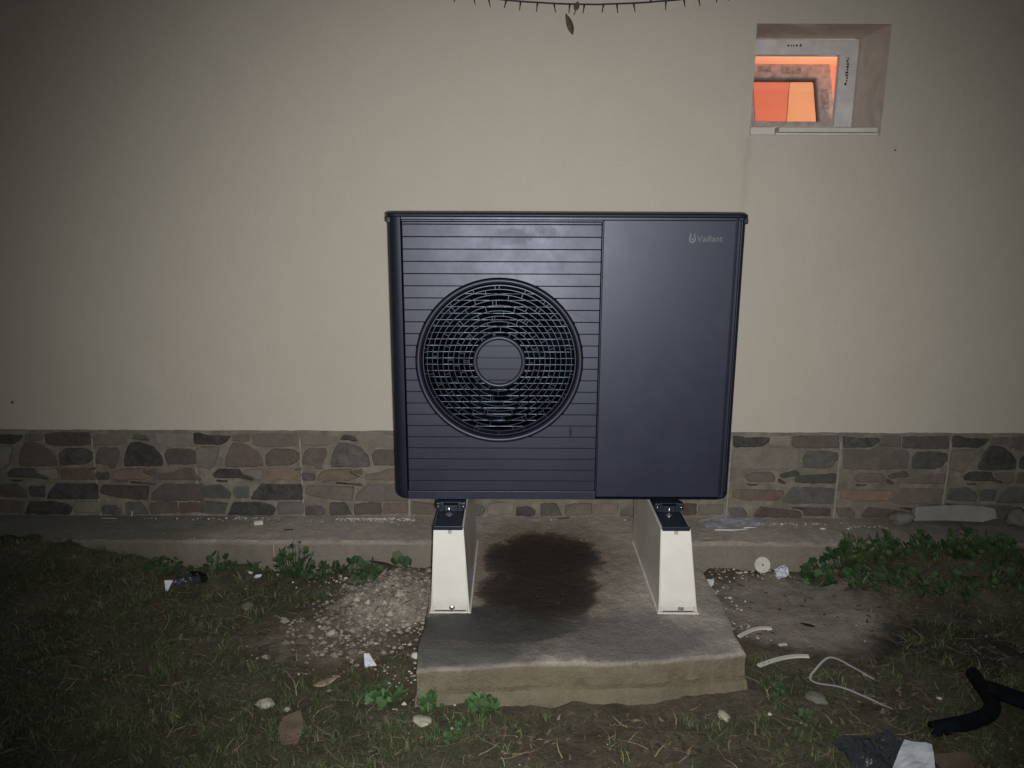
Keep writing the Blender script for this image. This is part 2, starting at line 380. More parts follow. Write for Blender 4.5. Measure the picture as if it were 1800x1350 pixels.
nx = len(xs)
for j in range(len(ys) - 1):
    for i in range(nx - 1): F.append((j * nx + i, j * nx + i + 1, (j + 1) * nx + i + 1, (j + 1) * nx + i))
g = obj('ground', mesh('ground', V, F, M_SOIL, True)); g['kind'] = 'structure'; g['label'] = 'dark soil of the yard in front of the house'

# concrete apron along the wall foot
def rough_slab(name, outline_fn, top, bottom, m, nu=220, nv=14, amp=.003):
    pass
V = []; F = []
prof = [(YW + .02, .128), (.60, .129), (.52, .1295), (.45, .130), (.425, .1295), (.408, .1285), (.402, .1235), (.400, .08), (.396, .04), (.392, -.05)]
U = [-7 + 4.5 * i / 20 for i in range(20)] + [-2.5 + .02 * i for i in range(300)] + [3.5 + .3 * i for i in range(16)]
for x in U:
    for k, (y, z) in enumerate(prof):
        n_ = fbm(x * 6, k * .7, 5); n2 = fbm(x * 25, y * 25 + z * 30, 9)
        dy = (.007 * n_ + .0035 * n2) if 3 < k < 10 else 0
        dz = .0022 * n2 + .002 * n_ if 0 < k < 7 else 0
        if k in (4, 5, 6) and n2 > .35: dz -= .006
        V.append((x, y + dy + .004 * x * 0, z + dz))
n = len(prof)
for i in range(len(U) - 1):
    for k in range(n - 1): F.append((i * n + k, i * n + k + 1, (i + 1) * n + k + 1, (i + 1) * n + k))
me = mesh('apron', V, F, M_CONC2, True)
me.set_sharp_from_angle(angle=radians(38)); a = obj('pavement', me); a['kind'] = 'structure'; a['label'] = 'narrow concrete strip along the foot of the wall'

# concrete pad under the pump
def pad_pt(u, v):   # u across 0..1, v front 0 .. back 1
    yl, yr = -.455, -.372
    yf = yl + (yr - yl) * u + .008 * sin(u * 7) + .010 * fbm(u * 5, 2, 2)
    yb = .652
    y = yf + (yb - yf) * v
    xl = .118 - .02 * v + .010 * fbm(v * 5, 9, 1)
    xr = 1.072 - .004 * v + .009 * fbm(v * 5, 4, 1)
    if y > .1: xr -= .05 * sstep(.12, .30, y)
    return xl + (xr - xl) * u, y
NU, NV = 90, 80
V = []; F = []; idx = {}
def padz(x, y, u, v):
    z = .1312 + .0016 * fbm(x * 6, y * 6, 4) + .0016 * fbm(x * 28, y * 28, 2)
    e = min(u / .012, (1 - u) / .012, v / .014, 1) 
    return z - .004 * (1 - e) ** 2 * (0.3 + 1.2 * abs(fbm(x * 20, y * 20, 3)))
for j in range(NV + 1):
    for i in range(NU + 1):
        u = .5 - .5 * cos(pi * i / NU) if i in (0, NU) else i / NU; v = j / NV
        u = [0, .004, .01][i] if i < 3 else ([1, .996, .99][NU - i] if NU - i < 3 else u)
        v = [0, .0025, .006][j] if j < 3 else v
        x, y = pad_pt(u, v); V.append((x, y, padz(x, y, u, v))); idx[i, j] = len(V) - 1
for j in range(NV):
    for i in range(NU): F.append((idx[i, j], idx[i + 1, j], idx[i + 1, j + 1], idx[i, j + 1]))
loop = [(0, j) for j in range(NV, -1, -1)] + [(i, 0) for i in range(1, NU + 1)] + [(NU, j) for j in range(1, NV + 1)]
prev = [idx[k] for k in loop]
for li, (dz, out) in enumerate([(-.006, .003), (-.035, .004), (-.074, .005), (-.079, .000), (-.083, .013), (-.10, .020), (-.13, .026), (-.20, .03)]):
    cur = []
    for k in loop:
        x, y, z = V[idx[k]]
        nxv = -1 if k[0] == 0 else (1 if k[0] == NU else 0); nyv = -1 if k[1] == 0 else 0
        o_ = out + .006 * fbm(x * 9, y * 9, li * .8) + .003 * fbm(x * 30, y * 30, li)
        if nyv and k[0] > 0 and li in (3,): o_ -= .006 * max(0, fbm(x * 4, 3, 3) + .3)
        V.append((x + nxv * o_ * .35, y + nyv * o_, .130 + dz)); cur.append(len(V) - 1)
    for q in range(len(loop) - 1): F.append((prev[q], cur[q], cur[q + 1], prev[q + 1]))
    prev = cur
thing('concrete_pad', 'rough concrete slab with a dark wet stain, on which the heat pump stands', 'concrete pad', (lambda m_: (m_.set_sharp_from_angle(angle=radians(38)), m_)[1])(mesh('concrete_pad', V, F, M_CONC, True)))

# ------------------------------------------------------------------ house: wall, plinth stones, window
house = thing('house', 'cream rendered house wall with a stone faced plinth and one small lit window', 'house')
WX0, WX1, WZ0, WZ1 = 1.275, 1.768, 1.668, 2.058
RD = .95   # depth at which the reveal ends
V = []; F = []; MI = []
gx = [-7, -3] + [-2.5 + .25 * i for i in range(15)] + [WX0, WX1, 2.0, 2.5, 3, 4, 8]; gz = [-.2, .48, .8, 1.1, 1.4, WZ0, WZ1, 2.3, 2.8, 3.4, 5.2]
gx = sorted(set(gx)); 
gi = {}
for j, z in enumerate(gz):
    for i, x in enumerate(gx): gi[i, j] = len(V); V.append((x, YW, z))
for j in range(len(gz) - 1):
    for i in range(len(gx) - 1):
        if gz[j] >= WZ0 - 1e-6 and gz[j + 1] <= WZ1 + 1e-6 and gx[i] >= WX0 - 1e-6 and gx[i + 1] <= WX1 + 1e-6: continue
        F.append((gi[i, j], gi[i + 1, j], gi[i + 1, j + 1], gi[i, j + 1])); MI.append(0)
def q4(a, b, c_, d, m): 
    n0 = len(V); V.extend([a, b, c_, d]); F.append((n0, n0 + 1, n0 + 2, n0 + 3)); MI.append(m)
e = .0
for (p, q) in (((WX0, WZ0), (WX1, WZ0)), ((WX1, WZ0), (WX1, WZ1)), ((WX1, WZ1), (WX0, WZ1)), ((WX0, WZ1), (WX0, WZ0))):
    NS = 6
    for s in range(NS):
        y0 = YW + (RD - YW) * s / NS; y1 = YW + (RD - YW) * (s + 1) / NS
        q4((p[0], y0, p[1]), (q[0], y0, q[1]), (q[0], y1, q[1]), (p[0], y1, p[1]), 0 if s == 0 and False else 1)
# top, ends and back so the wall is a closed solid
wall = obj('wall', mesh('wall', V, F, [M_RENDER, M_REVEAL], mi=MI), house)
obj('wall_top', box('wall_top', (-7, 8, YW, 1.0, 5.2, 5.24), M_RENDER), house)

# plinth backing (mortar bed), a few mm proud, with an uneven top lip
V = []; F = []
U = [-7, -5, -3] + [-2.4 + .02 * i for i in range(280)] + [3.3, 5, 8]
for x in U:
    tz = .5035 + .0045 * fbm(x * 5, 1) + .0025 * fbm(x * 26, 2)
    py = YW - .004
    V += [(x, py, .08), (x, py - .0006 * fbm(x * 12, 1), .30), (x, py, tz - .004), (x, YW + .002, tz)]
for i in range(len(U) - 1):
    for k in range(3): F.append((i * 4 + k, (i + 1) * 4 + k, (i + 1) * 4 + k + 1, i * 4 + k + 1))
plinth = obj('plinth', mesh('plinth', V, F, M_MORTAR, True), house)

# stones of one cladding panel: outlines traced in panel units (u 0..1 across, v 0..1 top to bottom)
def nrm(pts, seam0, seam1, y0, y1):
    o_ = []
    for X_, Y_ in pts:
        t_ = (Y_ - y0) / (y1 - y0); a_ = seam0[0] + (seam0[1] - seam0[0]) * t_; b_ = seam1[0] + (seam1[1] - seam1[0]) * t_
        o_.append(((X_ - a_) / (b_ - a_), t_))
    return o_
A_ = [('d', [(15,140),(60,137),(150,160),(335,165),(300,215),(250,243),(20,235)]), ('b', [(520,150),(700,136),(905,137),(925,240),(800,258),(620,258),(522,235)]),
 ('p', [(30,270),(80,255),(235,258),(225,330),(185,425),(150,455),(28,425)]), ('r', [(280,425),(290,350),(340,225),(400,215),(470,235),(560,295),(600,350),(612,425),(380,435)]),
 ('r', [(640,420),(635,320),(690,275),(860,275),(928,310),(925,365),(860,415)]), ('d', [(175,490),(215,450),(400,448),(430,500),(520,530),(525,553),(420,530),(190,525)]),
 ('p', [(440,462),(600,450),(612,540),(545,545),(535,520),(450,495)]), ('o', [(628,545),(642,450),(860,442),(930,500),(938,550)]), ('g', [(872,460),(935,435),(935,468)]),
 ('d', [(195,545),(300,552),(300,568),(230,565)]), ('g', [(68,600),(250,588),(325,660),(322,712),(70,700)]), ('u', [(350,605),(490,605),(485,705),(360,708),(340,650)]),
 ('d', [(497,715),(520,650),(592,580),(945,582),(950,720),(560,722)]), ('g', [(65,722),(305,748),(265,850),(70,845)]), ('d', [(288,855),(345,742),(560,738),(690,768),(714,800),(690,860),(300,860)]),
 ('p', [(735,742),(870,737),(955,740),(960,840),(735,845),(722,790)]), ('b', [(350,150),(500,150),(500,205),(440,212),(345,205)])]
B_ = [('p', [(958,165),(1120,148),(1275,165),(1240,215),(1180,245),(958,242)]), ('d', [(1285,190),(1320,148),(1410,160),(1445,208),(1380,202),(1310,198)]), ('p', [(1475,150),(1800,148),(1850,160),(1850,255),(1600,258),(1500,228)]),
 ('r', [(958,410),(978,300),(1020,268),(1160,265),(1175,310),(1122,455),(1072,450),(1060,420)]), ('d', [(1212,428),(1215,340),(1270,225),(1340,215),(1470,260),(1530,330),(1543,425)]), ('b', [(1575,412),(1560,320),(1600,275),(1780,275),(1845,300),(1850,410)]),
 ('d', [(958,478),(1075,482),(1070,548),(958,545)]), ('o', [(1090,542),(1112,480),(1190,448),(1385,448),(1372,475),(1475,515),(1350,548)]), ('b', [(1392,468),(1478,448),(1480,505)]), ('b', [(1495,542),(1502,490),(1640,472),(1700,440),(1780,440),(1860,545)]),
 ('r', [(1110,556),(1230,553),(1228,573),(1140,568)]), ('r', [(1242,557),(1480,580),(1468,597),(1250,578)]), ('b', [(990,620),(1010,590),(1412,602),(1388,722),(1190,712),(1060,690),(982,660)]),
 ('p', [(1422,720),(1432,660),(1522,582),(1868,580),(1868,728),(1500,730)]), ('d', [(980,855),(986,772),(1120,772),(1160,820),(1140,858)]), ('g', [(1192,745),(1320,740),(1388,848),(1200,855)]), ('b', [(1402,760),(1480,745),(1636,740),(1640,838),(1405,850)]), ('r', [(1652,750),(1865,742),(1868,832),(1652,842)])]
C_ = [('d', [(190,187),(300,202),(500,207),(588,205),(588,242),(500,308),(190,313)]), ('p', [(608,190),(828,187),(828,308),(700,308),(572,285)]), ('b', [(845,190),(1350,187),(1358,318),(848,318)]),
 ('p', [(190,335),(500,335),(540,308),(900,335),(930,400),(910,548),(560,560),(190,556)]), ('g', [(962,545),(966,420),(1010,362),(1180,352),(1350,370),(1358,440),(1300,520),(1200,548)]), ('b', [(310,640),(400,592),(630,597),(660,640),(650,693),(350,693)]),
 ('g', [(700,618),(880,567),(928,600),(928,638),(850,640),(725,655)]), ('r', [(680,655),(716,665),(778,702),(758,724),(690,702)]), ('g', [(868,655),(950,620),(1345,600),(1340,712),(1000,712),(885,700)]), ('d', [(332,722),(458,722),(440,743),(350,738)]),
 ('o', [(162,868),(172,792),(280,778),(758,792),(756,830),(690,906),(300,906)]), ('g', [(712,900),(852,758),(1325,768),(1318,942),(1100,942),(860,946),(765,928)]), ('g', [(115,1000),(275,982),(338,1050),(328,1095),(155,1098)]), ('r', [(402,1080),(490,974),(955,1035),(965,1100),(422,1100)]), ('r', [(835,982),(1295,992),(1295,1082),(992,1080),(972,1022)])]
PW = .443
PAN = {'A': [(k, nrm(p, (8, 55), (935, 972), 122, 868)) for k, p in A_],
       'B': [(k, nrm(p, (940, 975), (1868, 1880), 122, 868)) for k, p in B_],
       'C': [(k, nrm(p, (178, 95), (1370, 1312), 160, 1110)) for k, p in C_]}
def rough_outline(pts, amp, step, rr):
    # cut the corners and wobble a traced outline so the stone has a broken edge; unit: metres
    n = len(pts); o_ = []
    for i in range(n):
        p, a_, b_ = Vector(pts[i]), Vector(pts[i - 1]), Vector(pts[(i + 1) % n])
        for q in (a_, b_):
            d = (q - p).length; k = min(.16 * d, .0045)
            o_.append(p + (q - p) * (k / max(d, 1e-6)))
    out = []
    for i in range(len(o_)):
        p, q = o_[i], o_[(i + 1) % len(o_)]; m_ = max(1, int((q - p).length / step))
        for s in range(m_):
            w = p + (q - p) * (s / m_); out.append(w + Vector((rr.uniform(-amp, amp), rr.uniform(-amp, amp))))
    return out
stone_meshes = {}
for key, lst in PAN.items():
    for si, (k, pts) in enumerate(lst):
        P = [((u) * PW, .50 - v * .372) for u, v in pts]
        cx = sum(p[0] for p in P) / len(P); cz = sum(p[1] for p in P) / len(P)
        rr = random.Random(si * 7 + ord(key)); P = rough_outline([(x - cx, z - cz) for x, z in P], .0019, .013, rr)
        area = abs(sum(P[i].x * P[(i + 1) % len(P)].y - P[(i + 1) % len(P)].x * P[i].y for i in range(len(P)))) / 2
        if sum(P[i].x * P[(i + 1) % len(P)].y - P[(i + 1) % len(P)].x * P[i].y for i in range(len(P))) < 0: P = P[::-1]
        dep = rr.uniform(.003, .010)
        tx, tz = rr.uniform(-.03, .03), rr.uniform(-.05, .05)
        n = len(P); V = [(p.x, .002, p.y) for p in P]
        yf = lambda x, z: -dep + tx * x + tz * z
        V += [(p.x * 1.0, yf(p.x, p.y) * .55, p.y) for p in P]
        def inset(i, d):
            a_, b_ = P[i - 1], P[(i + 1) % n]; tn = (b_ - a_)
            nn = Vector((-tn.y, tn.x)).normalized() if tn.length > 1e-6 else Vector((0, 0)); return P[i] + nn * d
        ins = min(.004, .15 * sqrt(area))
        for i in range(n): q = inset(i, ins); V.append((q.x, yf(q.x, q.y), q.y))
        V.append((0, yf(0, 0) - .0008, 0))
        F = [tuple(range(0, n))[::-1]] if False else []
        for L in range(2):
            for i in range(n): F.append((L * n + i, L * n + (i + 1) % n, (L + 1) * n + (i + 1) % n, (L + 1) * n + i))
        F.append(tuple(2 * n + i for i in range(n)))
        V.pop()
        stone_meshes[key, si] = (mesh('plinth_stone', V, F, SM[k]), cx, cz, k)
alt = {'r': 'rbd', 'b': 'brb', 'd': 'ddg', 'p': 'ppb', 'g': 'gbg', 'o': 'ob', 'u': 'ud'}
seams = [(-2.676, 'B'), (-2.233, 'A'), (-1.79 + .012, 'A'), (-1.343, 'B'), (-.925, 'A'), (-.488, 'B'), (-.045, 'A'), (.395, 'B'), (.832, 'B'), (1.285, 'C'), (1.736, 'C'), (2.188, 'A'), (2.635, 'B')]
# keep panel order like the photo: A B A B | A B B | C C A
pr = random.Random(5)
for sx, key in seams:
    for si in range(len(PAN[key])):
        me, cx, cz, k = stone_meshes[key, si]
        if .02 < sx < .9 and cz > .20: continue        # hidden behind the heat pump
        if -.1 < sx < .02 and cz > .20 and cx > .2: continue
        ch = pr.choice(alt[k]) if sx not in (-.925, -.488, 1.285) else k
        if ch != k:
            if (key, si, ch) not in stone_meshes:
                m2 = me.copy(); m2.materials[0] = SM[ch]; stone_meshes[key, si, ch] = m2
            me = stone_meshes[key, si, ch]
        obj('stone', me, plinth, (sx + cx, YW - .0045, cz + pr.uniform(-.0008, .0008)))

for sx, key in seams:
    sm = [(-.0035 + .0012 * noise.noise(Vector((sx, q * 3.1, 1))), .12 + .0385 * q) for q in range(10)]; sm += [(x + .006, z) for x, z in sm[::-1]]
    if not (.05 < sx < 1.0): obj('panel_seam', poly_extrude('panel_seam', sm, -.0022, .001, M_SEAM, .0006), plinth, (sx, YW - .004, 0))
# window
win = obj('window', None, house)
win.location = (0, 0, 0)
def ring_frame(x0, x1, z0, z1, y0, y1, wl, wr, wt, wb, m, bev=.003):
    bm = bmesh.new()
    o_ = [(x0, z0), (x1, z0), (x1, z1), (x0, z1)]; i_ = [(x0 + wl, z0 + wb), (x1 - wr, z0 + wb), (x1 - wr, z1 - wt), (x0 + wl, z1 - wt)]
    vs = [[bm.verts.new((x, y, z)) for x, z in L] for L, y in ((o_, y0), (i_, y0), (i_, y1), (o_, y1))]
    for k in range(4):
        l = (k + 1) % 4
        for a_ in range(4):
            b_ = (a_ + 1) % 4; bm.faces.new((vs[a_][k], vs[b_][k], vs[b_][l], vs[a_][l]))
    if bev: bmesh.ops.bevel(bm, geom=list(bm.edges), offset=bev, segments=1, affect='EDGES')
    return bm_mesh('f', bm, m)
FY = .915
obj('frame', ring_frame(WX0 + .002, WX1 - .006, WZ0 + .002, WZ1 - .004, FY, FY + .022, .075, .072, .058, .055, M_PVC), win)
obj('frame_rebate', ring_frame(WX0 + .004, WX1 - .008, WZ0 + .004, WZ1 - .006, FY + .0225, FY + .026, .072, .0715, .058, .052, M_PVCEDGE), win)
obj('frame_gasket', ring_frame(WX0 + .072, WX1 - .0735, WZ0 + .05, WZ1 - .0575, FY + .004, FY + .021, .003, .004, .004, .004, M_GASKET, 0), win)
# tilted sash, hinged at its bottom edge
sx0, sx1, sh = 1.318, 1.706, .306
sash = obj('sash', None, win, (0, FY + .012, 1.708)); sash.rotation_euler = (-radians(24), 0, 0)
sash.data = None
bpy.data.objects.remove(sash)
fm = ring_frame(sx0, sx1, 0, sh, 0, .045, .06, .062, .060, .045, M_FILM, .004)
sash = obj('sash', fm, win, (0, FY + .012, 1.706), (-radians(24), 0, 0))
def sashpart(name, me): 
    me.transform(Matrix.Translation((0, FY + .012, 1.706)) @ Matrix.Rotation(-radians(24), 4, 'X')); return obj(name, me, win)
sashpart('glazing_bead', ring_frame(sx0 + .058, sx1 - .060, .043, sh - .058, .012, .034, .006, .006, .006, .006, M_BEAD, .001))
sashpart('pane', box('pane', (sx0 + .062, sx1 - .064, .020, .024, .047, sh - .062), M_GLASS))
# rectangles of printed film left on the sash
for (x0, x1, z0, z1) in ((1.40, 1.455, sh - .040, sh - .012), (1.50, 1.580, sh - .046, sh - .018), (1.330, 1.385, sh - .045, sh - .020), (1.655, 1.685, .10, .19)):
    sashpart('film_patch', box('fp', (x0, x1, -.0012, .001, z0, z1), simple('film_patch', (.37, .32, .315), .5, .4, 0, .45, 60)))
# unreadable marks printed on the frame film
bm = bmesh.new(); mr = random.Random(3)
z = 1.985
while z > 1.885:
    h = mr.uniform(.004, .010); w0 = mr.uniform(-.006, .0); w1 = mr.uniform(.002, .007)
    bm_box(bm, 1.722 + w0, 1.722 + w1, FY - .0008, FY + .001, z - h, z)
    z -= h + mr.uniform(.002, .004)
x = 1.475
while x < 1.535:
    w = mr.uniform(.003, .008); h = mr.uniform(.004, .009)
    bm_box(bm, x, x + w, FY - .0008, FY + .001, 2.027, 2.027 + h); x += w + mr.uniform(.003, .008)
obj('film_print', bm_mesh('film_print', bm, M_INK), win, kind='stuff')
# sill: white board lying on the opening with a mortar bed under it
obj('sill', box('sill', (1.382, 1.752, YW - .012, YW + .085, WZ0 + .010, WZ0 + .0275), M_TRIM, .002), win)
bm = bmesh.new(); bm_box(bm, WX0 + .004, 1.372, YW + .004, RD - .04, WZ0 + .001, WZ0 + .030, .004); bm_box(bm, 1.374, WX1 - .006, YW + .004, RD - .04, WZ0 + .001, WZ0 + .0085)
obj('sill_mortar', bm_mesh('sm', bm, M_REVEAL), win)
# the room behind
bm = bmesh.new()
RX0, RX1, RY0, RY1, RZ0, RZ1 = .2, 3.6, RD, 3.15, .2, 2.318
def quad(bm, pts): bm.faces.new([bm.verts.new(p) for p in pts])
quad(bm, [(RX0, RY1, RZ0), (RX1, RY1, RZ0), (RX1, RY1, RZ1), (RX0, RY1, RZ1)])
quad(bm, [(RX0, RY0, RZ0), (RX0, RY1, RZ0), (RX0, RY1, RZ1), (RX0, RY0, RZ1)])
quad(bm, [(RX1, RY0, RZ0), (RX1, RY1, RZ0), (RX1, RY1, RZ1), (RX1, RY0, RZ1)])
# front wall of the room round the window
for a_ in (((RX0, RZ0), (WX0, RZ1)), ((WX1, RZ0), (RX1, RZ1)), ((WX0, RZ0), (WX1, WZ0)), ((WX0, WZ1), (WX1, RZ1))):
    (x0, z0), (x1, z1) = a_; quad(bm, [(x0, RY0, z0), (x1, RY0, z0), (x1, RY0, z1), (x0, RY0, z1)])
room = obj('room_walls', bm_mesh('room', bm, M_ORANGE, recalc=False), house)
bm = bmesh.new(); quad(bm, [(RX0, RY0, RZ1), (RX1, RY0, RZ1), (RX1, RY1, RZ1), (RX0, RY1, RZ1)]); obj('room_ceiling', bm_mesh('c', bm, simple('ceiling_paint', (.88, .66, .45), .85, .2, 0, .03, 3)), house)
bm = bmesh.new(); quad(bm, [(RX0, RY0, RZ0), (RX1, RY0, RZ0), (RX1, RY1, RZ0), (RX0, RY1, RZ0)]); obj('room_floor', bm_mesh('c', bm, M_CARD), house)
obj('room_door', box('room_door', (2.235, 2.475, RY1 - .010, RY1 - .004, RZ0 + .01, 2.23), M_PEACH), house)
bm = bmesh.new(); bmesh.ops.create_uvsphere(bm, u_segments=24, v_segments=12, radius=.09)
for v in bm.verts: v.co.z *= .45
tg = NT('lamp_glow'); tg.p.inputs['Emission Color'].default_value = (1, .72, .42, 1); tg.p.inputs['Emission Strength'].default_value = 8
rl = obj('room_lamp', bm_mesh('lamp', bm, tg.m, True), house, (2.7, 2.0, RZ1 - .045))
pl = bpy.data.lights.new('room_lamp_light', 'POINT'); pl.energy = 50; pl.color = (1, .88, .74); pl.shadow_soft_size = .1
plo = bpy.data.objects.new('room_lamp_light', pl); COL.objects.link(plo); plo.location = (2.4, 1.9, 1.75)
# nail heads on the render
for (x, z, s) in ((1.829, 1.615, .004), (-1.651, .617, .006)):
    bm = bmesh.new(); bmesh.ops.create_icosphere(bm, subdivisions=2, radius=s)
    obj('nail_head', bm_mesh('nail', bm, M_ROCK, True), house, (x, YW - .002, z))

# ------------------------------------------------------------------ heat pump
HB = .46; HT = HB + .925
hp = thing('heat_pump', 'anthracite outdoor heat pump unit with a round fan grille, standing on white plinths', 'heat pump', loc=(0, 0, HB))
UW, UD, UH = 1.10, .43, .925
# casing: open-fronted shell with rounded front corners
def casing_profile(off=0):
    r = .034; P = [(.0405, 0)]
    for k in range(9):
        a_ = pi / 2 * k / 8; P.append((r - r * sin(a_), r - r * cos(a_)))
    P += [(0, UD - .01), (.01, UD), (UW - .01, UD), (UW, UD - .01)]
    for k in range(9):
        a_ = pi / 2 * (1 - k / 8); P.append((UW - r + r * sin(a_), r - r * cos(a_)))
    P.append((1.0865, 0)) if False else P.append((1.062, 0))
    if off: P = [(x + (off if x < .5 else -off) * (1 if x < .036 or x > UW - .036 else 0), y + (off if y < .036 else -off)) for x, y in P]
    return P
levels = [(.0, .009), (.004, .005), (.010, .0018), (.018, 0), (.9115, 0)]
V = []; F = []
for z, off in levels: V += [(x, y, z) for x, y in casing_profile(off)]
n = len(casing_profile())
for L in range(len(levels) - 1):
    for i in range(n - 1): F.append((L * n + i, L * n + i + 1, (L + 1) * n + i + 1, (L + 1) * n + i))
F.append(tuple(range(n))); 
# inner return at the two grooves
obj('casing', mesh('casing', V, F, M_SIDE, True), hp)
hp_me = hp.children[-1].data
hp_me.polygons[-1].use_smooth = False
# lid, a few millimetres larger all round
def rrect(x0, x1, y0, y1, r, seg=6):
    P = []
    for cx, cy, a0 in ((x1 - r, y1 - r, 0), (x0 + r, y1 - r, 90), (x0 + r, y0 + r, 180), (x1 - r, y0 + r, 270)):
        for k in range(seg + 1): a_ = radians(a0 + 90 * k / seg); P.append((cx + r * cos(a_), cy + r * sin(a_)))
    return P
V = []; F = []; P = None
lev = [(.889, -.0045, .030), (.893, -.003, .030), (.9125, -.003, .030)]
lev = [(.9122, .001, .03), (.9124, -.0045, .032), (.918, -.005, .032), (.9225, -.003, .032), (.925, .004, .03)]
for z, off, r in lev: P = rrect(off, UW - off, off, UD - off, r); V += [(x, y, z) for x, y in P]
n = len(P)
for L in range(len(lev) - 1):
    for i in range(n): F.append((L * n + i, L * n + (i + 1) % n, (L + 1) * n + (i + 1) % n, (L + 1) * n + i))
F.append(tuple(range((len(lev) - 1) * n, len(lev) * n))); F.append(tuple(range(n))[::-1])
obj('lid', mesh('lid', V, F, M_SIDE, True), hp)
hp.children[-1].data.polygons[-2].use_smooth = False
# little end caps of the lid that hang over the two corner posts
for x0, x1 in ((-.0042, .030), (1.070, UW + .0042)):
    obj('lid_end_cap', box('lid_end_cap', (x0, x1, .012, .06, .893, .9118), M_SIDE, .003), hp)
# right front panel and header / footer bands
GX0, GX1, GZ0, GZ1 = .0445, .6555, .031, .898
obj('front_panel', box('front_panel', (.6615, 1.0795, .0006, .0075, .012, .9035), M_BODY, .0014), hp)
obj('header_band', box('header_band', (.0425, 1.0855, .0012, .0085, .9045, .9118), M_BODY, .001), hp)
obj('grille_header', box('grille_header', (.0445, .6585, .0004, .0075, .8995, .9030), M_BODY, .0006), hp)
obj('footer_band', box('footer_band', (.0425, .6590, .0004, .0080, .002, GZ0 - .0015), M_BODY, .001), hp)
obj('panel_edge_strip', box('panel_edge_strip', (.6578, .6602, -.0012, .0075, GZ0, GZ1 + .003), M_GUARD, .0006), hp)
obj('panel_edge_strip', box('panel_edge_strip', (1.0812, 1.0838, -.0006, .0075, .03, .9035), M_GUARD, .0006), hp)
# slats, cut round the fan opening
FX, FZ, FR = .3425, .463, .2585
def cut_plate(z0, z1, x0, x1, y, th, R, m, lean=0, ch=.0011, nx=64, name='slat'):
    # all pieces of the rectangle that lie outside the circle
    xs_ = sorted(set([x0 + (x1 - x0) * i / nx for i in range(nx + 1)] + [FX - R * cos(pi * k / 60) for k in range(61)] +
                     [FX + s * sqrt(max(0, R * R - (zz - FZ) ** 2)) for zz in (z0, z1) for s in (-1, 1) if abs(zz - FZ) < R]))
    xs_ = [x for x in xs_ if x0 <= x <= x1]
    strips = []   # list of runs of (x, lo, hi)
    def runs(fn):
        cur = []; out = []
        for x in xs_:
            lo, hi = fn(x)
            if hi - lo > 1e-5: cur.append((x, lo, hi))
            else:
                if len(cur) > 1: out.append(cur)
                cur = []
        if len(cur) > 1: out.append(cur)
        return out
    def h(x): return sqrt(max(0, R * R - (x - FX) ** 2))
    if z1 <= FZ - R or z0 >= FZ + R: strips = [[(x, z0, z1) for x in (x0, x1)]]
    else:
        mid = (z0 + z1) / 2
        if z0 < FZ < z1 or abs(mid - FZ) < R:
            # left / right pieces (and the bitten ones near top and bottom)
            up = mid > FZ
            def f_(x):
                if abs(x - FX) >= R: return z0, z1
                return (max(z0, FZ + h(x)), z1) if up else (z0, min(z1, FZ - h(x)))
            strips = runs(f_)
        else:
            up = mid > FZ
            def f_(x):
                if abs(x - FX) >= R: return z0, z1
                return (max(z0, FZ + h(x)), z1) if up else (z0, min(z1, FZ - h(x)))
            strips = runs(f_)
    mes = []
    for run in strips:
        bm = bmesh.new(); lo = [bm.verts.new((x, y + lean * (a_ - z0), a_)) for x, a_, b_ in run]; hi = [bm.verts.new((x, y + lean * (b_ - z0), b_)) for x, a_, b_ in run]
        f = bm.faces.new(lo + hi[::-1])
        r_ = bmesh.ops.extrude_face_region(bm, geom=[f]); bv = [v for v in r_['geom'] if isinstance(v, bmesh.types.BMVert)]
        for v in bv: v.co.y = y + th
        # soften the front rim
        fr_ = f if f.is_valid else None
        front = [fc for fc in bm.faces if all(v.co.y < y + th - 1e-5 for v in fc.verts)]
        bmesh.ops.inset_region(bm, faces=front, thickness=ch, depth=0, use_even_offset=True)
        inner = {v for fc in front for v in fc.verts}
        for v in bm.verts:
            if v not in inner and v.co.y < y + th - 1e-5: v.co.y += ch * .8
        mes.append(bm_mesh(name, bm, m))
    return mes
zg0, zg1 = .028, .890
st = (zg1 - zg0) / 23
edges = [GZ0 - .0] + [zg0 + st * k for k in range(1, 24)] + [GZ1]
for k in range(len(edges) - 1):
    for me in cut_plate(edges[k] + .0007, edges[k + 1] - .0007, GX0 + .0015, GX1, .0003, .005, FR + .0065, M_SLAT, lean=.050): obj('slat', me, hp)
# dark backing plate with the round opening
for z0, z1 in ((GZ0 - .002, FZ), (FZ, GZ1 + .002)):
    for me in cut_plate(z0, z1, GX0 - .002, GX1 + .003, .0062, .003, FR - .012, M_DARK, 0, .0001, name='backing_plate'): obj('backing_plate', me, hp)
obj('backing_strip', box('bs', (.656, 1.086, .009, .012, .005, .91), M_DARK), hp)
# fan surround
prof = [(.2625, .004), (.2622, -.002), (.2605, -.0055), (.2565, -.0070), (.2520, -.0055), (.2490, -.001), (.2478, .008), (.2450, .022), (.2440, .05), (.2445, .16), (.258, .16), (.258, .006)]
obj('fan_surround', mesh('fan_surround', *lathe(prof, FX, FZ, 160), M_RING, True), hp)
